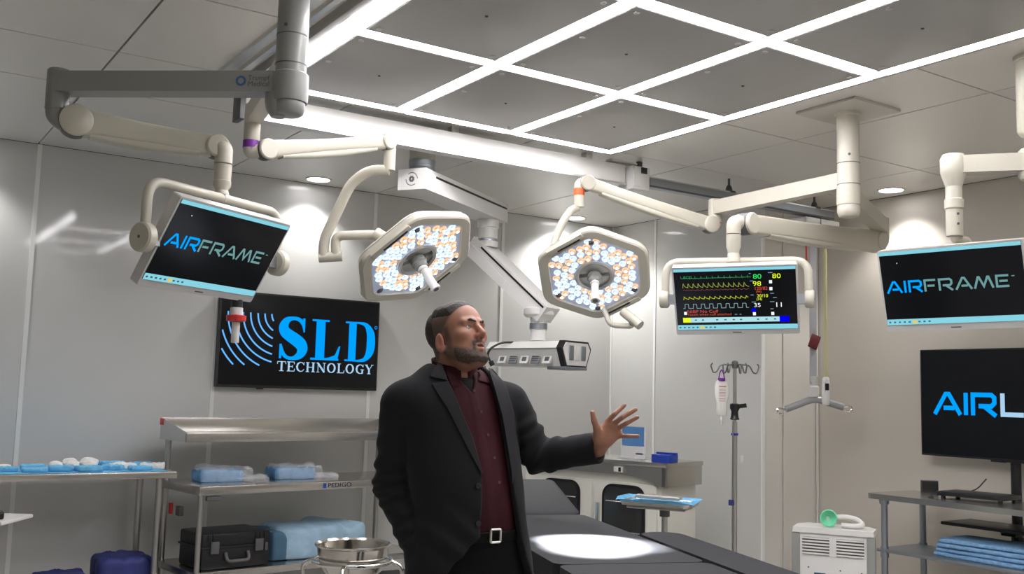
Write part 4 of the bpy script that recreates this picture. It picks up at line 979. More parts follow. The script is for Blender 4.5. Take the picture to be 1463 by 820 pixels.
finish('base_plate', box((-WT/2, -.75, .07), (.52, 1.1, .09)), DGREY, t, bevel=.03)
for x in (-.5, -.12):
    for y in (-1.2, -.3): finish('caster', lathe([(.03, -.02), (.036, -.014), (.036, .014), (.03, .02)], (x, y, .036), (1, 0, 0), n=16), DGREY, t)

# ================================================================== WARMING CABINET
CD = Vector((math.cos(math.radians(106)), math.sin(math.radians(106)), 0)); CN = Vector((-CD.y, CD.x, 0))
CP = at(952, 662, 7.0)
CMt = Matrix((-CD, -CN if CN.dot(FW) < 0 else CN, Z)).transposed().to_4x4()
# local x: to the right along the front; y: into the cabinet; z up
CMt = Matrix((-CD, (CD.cross(Z))*(1 if CD.cross(Z).dot(FW) > 0 else -1), Z)).transposed().to_4x4(); CMt.translation = V(CP.x, CP.y, 0)
t = thing('cabinet', 'white cabinet with dark rounded windows and stainless top behind the operating table', 'cabinet', M=CMt)
CW, CDp, CT = 1.30, .50, CP.z
CABW = mat('cabinet_white', (.78, .77, .70), .35)
finish('body', box((-CW/2-.03, CDp/2+.03, (CT-.05)/2+.03), (CW-.06, CDp-.02, CT-.11)), CABW, t, bevel=.012)
finish('top', box((-CW/2, CDp/2, CT-.016), (CW+.01, CDp+.02, .032)), STEEL, t, bevel=.005)
fas = [(0, CT-.03), (-CW, CT-.03), (-CW, CT-.105), (-.36, CT-.105), (-.24, CT-.112), (-.13, CT-.135), (-.07, CT-.165), (0, CT-.175)]
f_ = finish('fascia', prism(fas, .03, Matrix.Translation((0, 0, 0))), STEELD, t, smooth=False)
finish('control_display', box((-.40, -.004, CT-.068), (.075, .008, .04)), CABW, f_, bevel=.002)
finish('display_window', box((-.385, -.009, CT-.068), (.02, .004, .03)), BLACKP, f_, smooth=False)
finish('end_post', box((-.02, CDp/2, CT-.10), (.04, CDp, .14)), STEEL, t, bevel=.004)
DARKGL = mat('smoked_glass', (.035, .036, .036), .1, coat=.3)
for x0, x1 in ((-.62, -.08), (-1.20, -.64)):
    d = finish('door', prism(rrect(x1-x0-.01, CT-.24, .03, 5, (x0+x1)/2, (CT-.24)/2+.08), .03, Matrix.Translation((0, .012, 0))), CABW, t, bevel=.004)
    ww = .37; xc = (x0+x1)/2-.01; zt_ = CT-.175; zb_ = .22
    finish('window_gasket', prism(rrect(ww, zt_-zb_, .09, 7, xc, (zt_+zb_)/2), .010, Matrix.Translation((0, .004, 0))), BLACKP, d, bevel=.003)
    finish('window_pane', prism(rrect(ww-.045, zt_-zb_-.045, .07, 7, xc, (zt_+zb_)/2), .004, Matrix.Translation((0, .001, 0))), DARKGL, d, smooth=False)
    for zz in (.31, .52): finish('rack_wire', cyl((xc-.15, -.0005, zb_+zz), (xc+.15, -.0005, zb_+zz), .004, n=6), CHROME, d)
    for k in range(8): finish('rack_tine', cyl((xc-.13+k*.037, -.0005, zb_+.285), (xc-.13+k*.037, -.0005, zb_+.312), .003, n=6), CHROME, d)
    finish('door_handle', bar((x0+.045, -.005, .55), (x0+.045, -.005, .72), .02, .03, up=(0, 1, 0)), CHROME, d, bevel=.004)
for x in (-.1, -CW+.04):
    for y in (.08, CDp-.06): finish('foot', cyl((x, y, 0), (x, y, .04), .025, n=14), DGREY, t)
# things on the cabinet
p = thing('acrylic_holder', 'clear acrylic holder with a blue card on the cabinet, behind the raised hand', 'card holder', M=CMt @ Matrix.Translation((-.40, .20, CT)))
finish('blue_card', box((0, -.016, .165), (.19, .003, .14)), mat('card_blue', (.10, .26, .55), .5), p, smooth=False)
ACR = mat('acrylic', (.9, .9, .92), .08, alpha=.35)
finish('front_sheet', box((0, -.012, .12), (.21, .004, .235)), ACR, p, smooth=False)
finish('foot_plate', box((0, -.02, .003), (.21, .14, .006)), ACR, p, smooth=False)
finish('holder_print', box((.055, -.0145, .04), (.06, .001, .012)), DGREY, p, smooth=False)
p = thing('blue_dispenser', 'royal blue glove-box style plastic caddy on the right end of the cabinet', 'dispenser', M=CMt @ Matrix.Translation((-.075, .10, CT)))
finish('body', box((0, 0, .0275), (.15, .12, .055)), ROYAL, p, bevel=.006)
finish('raised_rim', box((0, .03, .062), (.15, .05, .014)), ROYAL, p, bevel=.004)
for x in (-.03, .03): finish('well', lathe([(.016, .0555), (.016, .0565)], (x, -.02, 0), n=16), mat('deep_navy', (.005, .015, .12), .5), p)

# ================================================================== MAYO STAND
q = at(943, 722, 5.9)
t = thing('mayo_stand', 'steel mayo stand with tray draped in blue beside the operating table', 'instrument stand', (q.x, q.y, 0), (0, 0, math.radians(-22)-math.pi/2+YAW-.05))
tz = at(940, 716, 5.9).z
finish('pole', cyl((.02, .03, .05), (.02, .03, tz-.012), .018, n=18), STEELD, t)
finish('pole_collar', lathe([(.03, tz-.09), (.03, tz-.03)], (.02, .03, 0), n=18), DGREY, t)
finish('tray_pan', add_rings(NB(), [[V(a, c, tz-.022) for a, c in rrect(.40, .26, .03)], [V(a*1.06, c*1.08, tz+.004) for a, c in rrect(.40, .26, .03)], [V(a*1.03, c*1.05, tz+.004) for a, c in rrect(.40, .26, .03)], [V(a*.97, c*.95, tz-.016) for a, c in rrect(.40, .26, .03)]]), STEEL, t)
finish('support_frame', tube([V(-.17, -.09, tz-.034), V(.17, -.09, tz-.034), V(.17, .09, tz-.034), V(-.17, .09, tz-.034), V(-.17, -.09, tz-.034)], .008, n=10), STEELD, t)
finish('base', box((.02, .0, .04), (.06, .5, .03)), STEELD, t, bevel=.005)
finish('base', box((.02, -.24, .04), (.46, .05, .03)), STEELD, t, bevel=.005)
for x in (-.19, .23): finish('caster', lathe([(.018, -.012), (.025, -.008), (.025, .008), (.018, .012)], (x, -.24, .025), (1, 0, 0), n=14), DGREY, t)
finish('caster', lathe([(.018, -.012), (.025, -.008), (.025, .008), (.018, .012)], (.02, .24, .025), (1, 0, 0), n=14), DGREY, t)
MM = WM[t]
b = NB(); R0 = rrect(.40, .26, .03)
add_rings(b, [[V(a*.93, c*.92, tz-.010) for a, c in R0], [V(a*1.0, c*1.0, tz-.006) for a, c in R0], [V(a*1.12, c*1.16, tz+.024+.014*math.sin(4*math.atan2(c, a)+1.6)+.006*math.sin(11*math.atan2(c, a))) for a, c in R0], [V(a*1.16, c*1.22, tz+.012+.012*math.sin(5*math.atan2(c, a))) for a, c in R0]], caps=False)
add_flat(b, [(.36*.5*x_, .22*.5*y_) for x_, y_ in ((-1, -1), (1, -1), (1, 1), (-1, 1))], 0, Matrix.Translation((0, 0, tz-.010)) @ Matrix.Rotation(math.pi/2, 4, 'X')) 
bmesh.ops.transform(b, matrix=MM, verts=b.verts)
tag(finish('tray_drape', b, BLUEC), 'bright blue drape lining the mayo stand tray', 'drape')
b = crumple(.28, .07, .022, 81, .003, 8, .5); bmesh.ops.transform(b, matrix=MM @ Matrix.Translation((-.03, .07, tz+.004)), verts=b.verts)
tag(finish('kidney_dish', b, mat('dish', (.42, .40, .36), .3, metal=.7)), 'low metal dish lying along the back of the blue tray', 'dish')

# ================================================================== IV POLE
q = at(1050, 517, 6.2)
t = thing('iv_pole', 'slim steel drip stand with curled hooks by the white wall', 'drip stand', (q.x, q.y, 0))
finish('upper_pole', cyl((0, 0, .95), (0, 0, q.z), .011, n=16), STEELD, t)
finish('lower_pole', cyl((0, 0, .06), (0, 0, 1.36), .016, n=16), STEELD, t)
finish('top_knob', lathe([(.017, -.02), (.02, 0), (.02, .02), (.01, .028)], (0, 0, q.z-.02), n=16), DGREY, t)
rv = Vector((RT.x, RT.y, 0)).normalized(); fv = Vector((FW.x, FW.y, 0)).normalized()
for k, (dx, dy) in enumerate(((1, 0), (-1, 0), (.5, .7), (-.5, .7), (.45, -.7), (-.5, -.6))):
    dd = (rv*dx+fv*dy); L_ = dd.length; dd.normalize(); l_ = .15*L_ if abs(dx) == 1 else .10
    z_ = q.z-.015
    finish('hook', tube([V(0, 0, z_), dd*l_*.6+V(0, 0, z_-.004), dd*l_*.75+V(0, 0, z_-.05), dd*l_*.9+V(0, 0, z_-.055), dd*l_+V(0, 0, z_-.01), dd*(l_-.012)+V(0, 0, z_+.005)], .0045, n=8, rad=.02), mat('hook_steel', (.16, .16, .16), .45, metal=.7), t)
zc_ = at(1050, 588, 6.2).z
c_ = finish('height_clamp', lathe([(.024, -.05), (.03, -.045), (.024, -.035), (.02, 0), (.03, .02), (.03, .045), (.02, .05)], (0, 0, zc_), n=18), BLACKP, t)
finish('clamp_lever', bar(V(0, 0, zc_+.03), rv*.07+V(0, 0, zc_+.04), .025, .025), BLACKP, c_, bevel=.005)
for zz, px in ((620, .0), (716, -.012)):
    finish('blue_clip', box(rv*px*1.2+V(0, 0, at(1050, zz, 6.2).z), (.03, .035, .035 if px else .015)), ROYAL if not px else NAVY, t, bevel=.004)
finish('wall_tag', box(rv*.045+V(0, 0, at(1060, 655, 6.2).z), (.012, .012, .04)), WHITEP, t, bevel=.003)
for k in range(5):
    a = k*2*math.pi/5+.3; l = finish('base_leg', bar((0, 0, .075), (.28*math.cos(a), .28*math.sin(a), .055), .03, .025), STEELD, t)
    finish('caster', lathe([(.02, -.01), (.026, -.006), (.026, .006), (.02, .01)], (.27*math.cos(a), .27*math.sin(a), .026), (-math.sin(a), math.cos(a), 0), n=14), DGREY, l)
qb = at(1031, 540, 6.2)
BMx = Matrix((rv, fv, Z)).transposed().to_4x4(); BMx.translation = V(qb.x, qb.y, qb.z)
t = thing('iv_bag', 'clear fluid bag with printed label hanging from the drip stand', 'drip bag', M=BMx)
finish('purple_hanger', tube([V(-.018, 0, -.01), V(-.012, 0, .03), V(0, 0, .055), V(.012, 0, .03), V(.018, 0, -.01)], .004, n=8, rad=.02), PURPLE, t)
finish('purple_cap', lathe([(.02, -.02), (.024, -.01), (.022, .0)], n=16), PURPLE, t)
rings = []
for k in range(9):
    f = k/8; wv = .035+.012*math.sin(math.pi*min(1, f*1.6))*1.0 if f < .9 else .03; dv = .012+.016*f if f < .95 else .01
    rings.append([V(wv*math.cos(a*math.pi/10), dv*math.sin(a*math.pi/10), -.015-.215*f) for a in range(20)])
bg = finish('bag', add_rings(NB(), rings), mat('bag_film', (.80, .79, .74), .2, alpha=.75), t)
b = NB()
for k, z_ in enumerate((-.055, -.075, -.09, -.10, -.112, -.13, -.143)):
    add_flat(b, rect(-.022, z_, .018 if k else .022, z_+(.006 if k == 0 else .003)), -.031)
finish('bag_print', b, mat('print_red', (.35, .08, .08), .6), bg, smooth=False)
finish('drip_port', lathe([(.005, -.29), (.009, -.285), (.009, -.24), (.004, -.23)], n=12), mat('bag_film', (.8, .8, .8)), t)

# ================================================================== WHITE MACHINE
ZB = .755; P0 = onz(1140, 752, ZB); P1 = onz(1241, 760, ZB)
bx = (P1-P0); wB = bx.length; bx.normalize(); by = Z.cross(bx)
BM = Matrix((bx, by, Z)).transposed().to_4x4(); BM.translation = V(P0.x, P0.y, 0)
t = thing('air_unit', 'white boxy air unit with louvred vents standing before the beige recess', 'machine', M=BM)
dB = .24
finish('case', box((wB/2, dB/2, ZB/2+.02), (wB, dB, ZB-.06)), WHITEP, t, bevel=.006)
top = [(-.03, 0), (wB+.03, 0), (wB+.03, dB*.75), (wB-.02, dB+.02), (.02, dB+.02), (-.03, dB*.75)]
finish('top_cover', add_rings(NB(), [[V(a, b_-.01, ZB-.03) for a, b_ in top], [V(a*.99+.002, b_*.98-.008, ZB) for a, b_ in top]]), WHITE, t, bevel=.008)
for x in (-.012, wB+.012): finish('side_fin', box((x, .02, ZB/2), (.05, .06, ZB-.06)), CREAMG, t, bevel=.015)
for x0 in (.025, wB/2+.02):
    fr_ = finish('vent_panel', box((x0+(wB/2-.045)/2, -.001, ZB-.105), (wB/2-.045, .004, .10)), DGREY, t, smooth=False)
    for k in range(6):
        finish('louvre', box((x0+(wB/2-.045)/2, -.005, ZB-.148+k*.0175), (wB/2-.045, .008, .009)), WHITE, fr_, smooth=False)
o = finish('display', box((.125, -.003, ZB-.275), (.065, .006, .036)), mat('lcd_blue', (.02, .06, .16), .2), t, bevel=.002)
finish('label_strip', box((.125, -.0015, ZB-.318), (.06, .002, .008)), mat('print_grey', (.4, .4, .42), .6), t, smooth=False)
finish('label_strip', box((.125, -.0015, ZB-.34), (.05, .002, .006)), mat('print_grey', (.4, .4, .42), .6), t, smooth=False)
finish('green_inlet', lathe([(.016, .002), (.018, -.01), (.012, -.022)], (wB-.065, 0, ZB-.325), (0, 1, 0), n=16), mat('green_plastic', (.02, .22, .09), .4), t)
finish('white_port', lathe([(.024, .002), (.022, -.012), (.012, -.016)], (wB-.13, 0, ZB-.325), (0, 1, 0), n=18), WHITE, t)
for x, z in ((.06, ZB-.23), (.24, ZB-.235), (wB-.04, ZB-.24), (.06, ZB-.31)): finish('screw', lathe([(.005, 0), (.005, -.002)], (x, 0, z), (0, 1, 0), n=8), DGREY, t)
for x in (.03, wB-.03):
    for y in (.04, dB-.04): finish('caster', lathe([(.018, -.012), (.024, -.008), (.024, .008), (.018, .012)], (x, y, .024), (1, 0, 0), n=14), DGREY, t)
p = thing('face_mask', 'green oxygen face mask with pale hose lying on the white unit', 'mask', M=BM @ Matrix.Translation((.16, .10, ZB)))
GRN = mat('mask_green', (.22, .72, .45), .35, alpha=.9)
finish('mask_cup', lathe([(.012, -.03), (.03, -.025), (.045, 0), (.052, .02), (.046, .024), (.038, .004), (.01, -.02)], (0, 0, .050), (.25, -.9, .1), n=26), GRN, p)
finish('mask_valve', lathe([(.014, .0), (.018, -.02), (.010, -.035)], (0, .02, .05), (.25, -.9, .1), n=16), WHITEP, p)
finish('hose', tube([V(.02, .03, .05), V(.08, .05, .06), V(.16, .05, .05), V(.20, .02, .02), V(.16, -.03, .016), V(.08, -.02, .016)], .016, n=12, rad=.05), WHITE, p)

# ================================================================== RIGHT TABLE, TELEVISION STAND
t = thing('steel_table', 'stainless table with galvanised legs and under-shelf at the right edge', 'table', (6.02, 3.2, 0))
RZ = .90
poly = [(5.76, 2.2), (6.28, 2.2), (6.28, 4.33), (5.80, 4.33), (5.765, 4.31), (5.76, 4.28)]
finish('tabletop', add_rings(NB(), [[V(a, b_, RZ-.035) for a, b_ in poly], [V(a, b_, RZ) for a, b_ in poly]]), STEEL, t, world=True, bevel=.012)
for x in (5.81, 6.23):
    for y in (4.22, 2.3):
        l = finish('leg', cyl((x, y, .04), (x, y, RZ-.034), .021, n=18), GALV, t, world=True)
        finish('leg_collar', lathe([(.03, RZ-.065), (.034, RZ-.035)], (x, y, 0), n=18), GALV, l, world=True)
        finish('shelf_collar', lathe([(.027, .49), (.027, .56)], (x, y, 0), n=18), GALV, l, world=True)
        finish('foot', lathe([(.026, 0), (.026, .03), (.02, .045)], (x, y, 0), n=14), DGREY, l, world=True)
finish('under_shelf', box((6.02, 3.26, .535), (.46, 2.02, .022)), GALV, t, world=True, bevel=.006)
# towels
for i in range(4):
    b = crumple(.34, .62, .026, 500+i, .004, 12, .25)
    bmesh.ops.transform(b, matrix=Matrix.Translation((6.02+.008*(i % 2), 3.60-.012*i, .5465+i*.0295)) @ Matrix.Rotation(.04*(i-1.5), 4, 'Z'), verts=b.verts)
    tag(finish('blue_towel', b, BLUEL), 'folded blue towel on the under-shelf, %s of its stack' % ('bottom one', 'second from the bottom', 'second from the top', 'top one')[i], 'towel', 'stacked blue towels')
q = onz(1328, 703, RZ)
p = thing('black_clock', 'small black box standing near the left end of the right table', 'clock', M=Matrix.Translation((q.x, q.y, RZ)) @ Matrix.Rotation(YAW-math.pi/2-.1, 4, 'Z'))
finish('case', box((0, 0, .038), (.105, .05, .076)), BLACKP, p, bevel=.003)
finish('top_edge', box((0, 0, .0775), (.105, .05, .003)), DGREY, p, smooth=False)
# laptop / player lying on the table
p = thing('media_player', 'flat black media player with cables on the right table', 'player', M=Matrix.Translation((6.08, 3.72, RZ)) @ Matrix.Rotation(.12, 4, 'Z'))
finish('chassis', box((0, 0, .032), (.26, .42, .028)), BLACKP, p, bevel=.006)
for x in (-.1, .1):
    for y in (-.18, .18): finish('rubber_foot', cyl((x, y, 0), (x, y, .02), .014, n=12), BLACKP, p)
finish('cable', tube([V(-.08, .21, .03), V(-.12, .26, .02), V(-.14, .22, .008), V(-.18, .25, .006), V(-.19, .20, .006)], .004, n=8, rad=.03), BLACKP, p)
finish('cable', tube([V(.10, .10, .04), V(.17, .08, .06), V(.25, .06, .12)], .004, n=8, rad=.03), BLACKP, p)
# television on a floor stand behind the table
TM = Matrix.Translation((6.385, 3.655, 0)) @ Matrix.Rotation(-math.pi/2, 4, 'Z')
t = thing('floor_stand', 'black pole stand with tray holding the television behind the right table', 'tv stand', M=TM)
finish('pole', cyl((0, .02, .05), (0, .02, 1.40), .032, n=20), BLACKP, t)
finish('pole_sleeve', cyl((0, .02, .05), (0, .02, .66), .038, n=20), BLACKP, t)
finish('mount_plate', box((0, -.004, 1.45), (.30, .02, .4)), BLACKP, t, bevel=.004)
finish('lower_mount', box((0, -.01, 1.16), (.22, .03, .05)), BLACKP, t, bevel=.004)
tr = finish('tray', box((0, -.19, .735), (.60, .34, .022)), BLACKP, t, bevel=.008)
finish('tray_bracket', box((0, -.04, .70), (.1, .1, .06)), BLACKP, t, bevel=.006)
finish('base', box((0, -.10, .03), (.7, .34, .03)), BLACKP, t, bevel=.01)
TVM = Matrix.Translation((6.355, 3.655, 1.512)) @ Matrix.Rotation(-math.pi/2, 4, 'Z')
t = thing('stand_television', 'large black television at the right edge showing blue AIRL letters', 'television', M=TVM)
W2, H2 = 1.30, .735
finish('bezel', prism(rrect(W2, H2, .006), .012, Matrix.Translation((0, 0, 0))), BLACKP, t, bevel=.002)
finish('back_shell', prism(rrect(W2-.12, H2-.10, .02), .006, Matrix.Translation((0, .012, 0))), BLACKP, t)
s = finish('screen', prism(rect(-W2/2+.010, -H2/2+.014, W2/2-.010, H2/2-.010), .002, Matrix.Translation((0, -.002, 0))), SCRD, t, smooth=False)
h = .150; b, xe = wide_text('AIR', -W2/2+.110, -.080, h, .90, -.0035, gap=.22, w=.2); finish('logo_letters', b, glow('logo_blue', (.0, .30, 1.0), 1.0), s, smooth=False, label='bright blue letters AIR')
b, xe = wide_text('L', xe, -.080, h, .90, -.0035, w=.2); finish('logo_letters', b, SKY_T, s, smooth=False, label='pale grey blue letter L')
finish('sensor_tab', box((-.09, .004, -H2/2-.006), (.10, .012, .012)), BLACKP, t)

# ================================================================== THE MAN
# smooth distance fields turned into meshes with surface nets
def sm(a, b, k):
    h_ = np.clip(.5+.5*(b-a)/k, 0, 1); return b*(1-h_)+a*h_-k*h_*(1-h_)
def smx(a, b, k): return -sm(-a, -b, k)
def N3(v): return np.array((v[0], v[1], v[2]), dtype=float)
def ell(P, c, r):
    q = P-N3(c); r = np.array(r, float); k0 = np.linalg.norm(q/r, axis=1); k1 = np.linalg.norm(q/(r*r), axis=1)
    return k0*(k0-1)/np.maximum(k1, 1e-9)
def cap(P, a, b, r0, r1=None):
    a, b = N3(a), N3(b); r1 = r0 if r1 is None else r1; ba = b-a
    t_ = np.clip(((P-a) @ ba)/max(ba @ ba, 1e-12), 0, 1)
    return np.linalg.norm(P-a-t_[:, None]*ba, axis=1)-(r0+(r1-r0)*t_)
def chain(P, pts, rs, k=.02):
    d = None
    for i in range(len(pts)-1):
        e_ = cap(P, pts[i], pts[i+1], rs[i], rs[i+1]); d = e_ if d is None else sm(d, e_, k)
    return d
def surface(f, lo, hi, h, B=16):
    lo = np.array(lo, float); n = np.ceil((np.array(hi)-lo)/h/B).astype(int)
    I = np.stack(np.meshgrid(*[np.arange(k) for k in n], indexing='ij'), -1).reshape(-1, 3)
    ctr = lo+(I+.5)*B*h; d = f(ctr); I = I[np.abs(d) < B*h*.95+.01]
    g = np.stack(np.meshgrid(*[np.arange(B+1)]*3, indexing='ij'), -1).reshape(-1, 3)
    D = n*B+2; ids = []; vp = []; ed = []
    corners = np.array([(i, j, k) for i in (0, 1) for j in (0, 1) for k in (0, 1)])
    epairs = [(a, b) for a in range(8) for b in range(a+1, 8) if np.abs(corners[a]-corners[b]).sum() == 1]
    for c0 in range(0, len(I), 24):
        blk = I[c0:c0+24]; idx = blk[:, None, :]*B+g[None]
        val = f((lo+idx*h).reshape(-1, 3)).reshape(len(blk), B+1, B+1, B+1)
        cv = np.stack([val[:, c[0]:B+c[0], c[1]:B+c[1], c[2]:B+c[2]] for c in corners], -1)
        s_ = cv < 0; act = s_.any(-1) & ~s_.all(-1)
        w_ = np.argwhere(act)
        if not len(w_): continue
        v8 = cv[act]; pos = np.zeros((len(w_), 3)); cnt = np.zeros(len(w_))
        for a, b in epairs:
            va, vb = v8[:, a], v8[:, b]; x_ = (va < 0) != (vb < 0)
            t_ = np.where(x_, va/np.where(x_, va-vb, 1), 0)
            pos += np.where(x_[:, None], corners[a]+(corners[b]-corners[a])*t_[:, None], 0); cnt += x_
        cell = blk[w_[:, 0]]*B+w_[:, 1:]
        ids.append((cell[:, 0]*D[1]+cell[:, 1])*D[2]+cell[:, 2]); vp.append(lo+(cell+pos/cnt[:, None])*h)
        ed.append(np.stack([(v8[:, 0] < 0), (v8[:, 4] < 0), (v8[:, 2] < 0), (v8[:, 1] < 0)], -1))
    ids = np.concatenate(ids); vp = np.concatenate(vp); ed = np.concatenate(ed)
    o_ = np.argsort(ids); ids, vp, ed = ids[o_], vp[o_], ed[o_]
    st = np.array([D[1]*D[2], D[2], 1]); quads = []
    for ax in range(3):
        x_ = ed[:, 0] != ed[:, 1+ax]; u_, v_ = st[(ax+1) % 3], st[(ax+2) % 3]; base_ = ids[x_]
        q = np.stack([base_, base_-u_, base_-u_-v_, base_-v_], -1); p_ = np.searchsorted(ids, q); p_ = np.minimum(p_, len(ids)-1)
        ok = (ids[p_] == q).all(1); p_ = p_[ok]; fl = ed[x_][ok][:, 0]
        p_[~fl] = p_[~fl][:, ::-1]; quads.append(p_)
    return vp, np.concatenate(quads)
def sdf_mesh(name, f, lo, hi, h, material, parent, relax=1, colour=None):
    vp, q = surface(f, lo, hi, h)
    for _ in range(relax):                               # one smoothing pass, then back to the surface
        acc = np.zeros_like(vp); c_ = np.zeros(len(vp))
        for a, b in ((0, 1), (1, 2), (2, 3), (3, 0)):
            np.add.at(acc, q[:, a], vp[q[:, b]]); np.add.at(c_, q[:, a], 1); np.add.at(acc, q[:, b], vp[q[:, a]]); np.add.at(c_, q[:, b], 1)
        vp = vp*.45+.55*acc/np.maximum(c_, 1)[:, None]
    me = bpy.data.meshes.new(name); me.from_pydata(vp.tolist(), [], q.tolist()); me.update()
    me.polygons.foreach_set('use_smooth', [True]*len(me.polygons)); me.materials.append(material)
    if colour is not None:
        ca = me.color_attributes.new('tone', 'FLOAT_COLOR', 'POINT'); c4 = np.ones((len(vp), 4), np.float32); c4[:, :3] = colour(vp); ca.data.foreach_set('color', c4.ravel())
    o = bpy.data.objects.new(name, me); COL.objects.link(o); o.parent = parent; WM[o] = WM[parent].copy()
    return o
MD = 3.5
g_ = at(655, 559, MD)
MR = Matrix((rv, fv, Z)).transposed().to_4x4(); MR.translation = V(g_.x, g_.y, 0); MRi = MR.inverted()
man = thing('person', 'man in charcoal suit and burgundy shirt looking up with one hand raised', 'person', M=MR)
def Lp(px, py, dy=0.): return MRi @ at(px, py, MD+dy)
def n3(px, py, dy=0.): return N3(Lp(px, py, dy))
PSI = math.radians(33); cP, sP = math.cos(PSI), math.sin(PSI)
def tor(P):
    x = P[:, 0]-(1.5-P[:, 2])*.10; return np.stack([x*cP+P[:, 1]*sP, -x*sP+P[:, 1]*cP, P[:, 2]], -1)
def tor2loc(t_):
    return np.array([t_[0]*cP-t_[1]*sP+(1.5-t_[2])*.10, t_[0]*sP+t_[1]*cP, t_[2]])
# --- arms: joints from the photo
SH_R, EL_R, WR_R = n3(573, 577, -.075), n3(563, 692, -.05), n3(601, 790, -.15)
SH_L, EL_L, WR_L = n3(728, 575, .085), n3(768, 652, .06), n3(854, 640, -.05)
def torso(P, o=0.):
    T = tor(P)
    d = ell(T, (0, .0, 1.33), (.185+o, .125+o, .235+o))
    d = sm(d, ell(T, (0, -.022, 1.12), (.172+o, .142+o, .21+o)), .09)
    d = sm(d, ell(T, (0, .01, .93), (.185+o, .132+o, .17+o)), .08)
    d = sm(d, cap(T, (-.155, .015, 1.455), (.155, .015, 1.455), .062+o*.8), .08)
    d = sm(d, cap(T, (-.06, .02, 1.52), (.06, .02, 1.52), .055+o*.6), .07)
    return d
# --- head frame
HC = n3(654, 483, .0); TH, PH = math.radians(48), math.radians(-17)
HR = np.array((Matrix.Rotation(TH, 3, 'Z') @ Matrix.Rotation(math.radians(3), 3, 'Y') @ Matrix.Rotation(PH, 3, 'X')))
def headf(P): return (P-HC) @ HR
def mir(Q): q = Q.copy(); q[:, 0] = np.abs(q[:, 0]); return q
def cranium(Q):
    d = ell(Q, (0, .018, .040), (.078, .098, .084))
    d = sm(d, ell(Q, (0, -.038, .045), (.066, .055, .062)), .03)
    return d
def head(P):
    Q = headf(P); A = mir(Q)
    d = cranium(Q)
    d = sm(d, ell(Q, (0, -.036, -.045), (.061, .064, .080)), .035)
    d = sm(d, cap(A, (.050, .000, -.055), (.020, -.068, -.096), .019, .023), .03)      # jaw line
    d = sm(d, ell(Q, (0, -.080, -.100), (.026, .020, .022)), .022)
    d = sm(d, cap(A, (.012, -.094, .030), (.046, -.080, .028), .011, .011), .014)     # brow
    d = sm(d, ell(A, (.046, -.066, -.014), (.022, .022, .018)), .022)                 # cheek bone
    d = smx(d, -ell(A, (.031, -.101, .009), (.019, .014, .0115)), .010)                # eye socket
    d = sm(d, cap(A, (.017, -.0895, .0160), (.045, -.0825, .0150), .0052, .0042), .005)  # upper lid
    d = sm(d, cap(A, (.018, -.087, -.0035), (.044, -.081, -.002), .0045, .004), .006)     # lower lid
    d = sm(d, cap(Q, (0, -.093, .022), (0, -.118, -.020), .0085, .0125), .010)         # nose
    d = sm(d, ell(A, (.012, -.104, -.026), (.0095, .012, .008)), .008)
    d = smx(d, -ell(A, (.007, -.110, -.035), (.0045, .006, .004)), .003)
    d = sm(d, cap(A, (0, -.103, -.054), (.020, -.094, -.058), .0065, .0045), .006)     # lips
    d = smx(d, -ell(Q, (0, -.106, -.0625), (.019, .018, .0050)), .003)
    d = sm(d, cap(A, (0, -.101, -.072), (.018, -.093, -.069), .0075, .005), .006)
    e_ = ell(A, (.079, .014, -.022), (.009, .020, .033)); e_ = sm(e_, ell(A, (.075, .008, -.048), (.008, .012, .012)), .01)
    e_ = smx(e_, -ell(A, (.089, .010, -.020), (.007, .010, .019)), .006)
    return sm(d, e_, .007)
NK0, NK1 = n3(646, 503, .03), n3(655, 560, .03)
# --- left hand (palm to the camera) and right hand in the pocket
hz_ = -.10
FING = {'index': ((868, 602), (879, 591), (892, 579), -.10, -.13, -.12, .0095, .0075),
        'middle': ((877, 605), (891, 595), (908, 585), -.10, -.13, -.13, .0098, .0076),
        'ring': ((883, 612), (896, 604), (911, 596), -.10, -.125, -.13, .0092, .0072),
        'little': ((885, 623), (898, 623), (912, 623), -.095, -.115, -.12, .0082, .0066)}
def handL(P):
    d = cap(P, WR_L, n3(864, 626, -.09), .030, .030)
    palm = sm(cap(P, n3(855, 621, -.09), n3(869, 606, -.10), .019, .0145), cap(P, n3(864, 630, -.09), n3(884, 620, -.095), .019, .0135), .018)
    palm = sm(palm, cap(P, n3(860, 624, -.09), n3(877, 611, -.10), .019, .014), .02)
    d = sm(d, palm, .02)
    d = sm(d, cap(P, n3(854, 626, -.105), n3(853, 612, -.125), .017, .0125), .012)          # thumb ball
    d = sm(d, chain(P, [n3(853, 612, -.125), n3(849, 601, -.135), n3(846.5, 589.5, -.135)], [.0118, .0105, .0085], .004), .006)
    for a, b, c, da, db, dc, r0, r1 in FING.values():
        m1 = tuple((b[i]*.95+a[i]*.05) for i in (0, 1))
        d = sm(d, chain(P, [n3(*a, da), n3(*m1, db), n3(*c, dc)], [r0, (r0+r1)/2, r1], .003), .005)
    return d
PKT = n3(612, 815, -.12)
def handR(P):
    d = cap(P, WR_R, n3(606, 806, -.11), .028, .034); d = sm(d, cap(P, n3(606, 806, -.11), n3(618, 836, -.10), .034, .024), .015)
    for k in range(4): d = sm(d, cap(P, n3(608+6*k, 832, -.125+.012*k), n3(616+6*k, 858, -.10+.01*k), .010, .008), .005)
    return sm(d, cap(P, n3(616, 810, -.13), n3(628, 838, -.13), .012, .009), .006)
LEGS = [[(-.10, .02, .90), (-.115, -.01, .50), (-.125, .03, .09)], [(.10, .02, .90), (.125, -.02, .50), (.145, .02, .09)]]
LEGS = [[tor2loc((p[0], p[1], .9))+np.array((0, 0, p[2]-.9)) for p in L_] for L_ in LEGS]
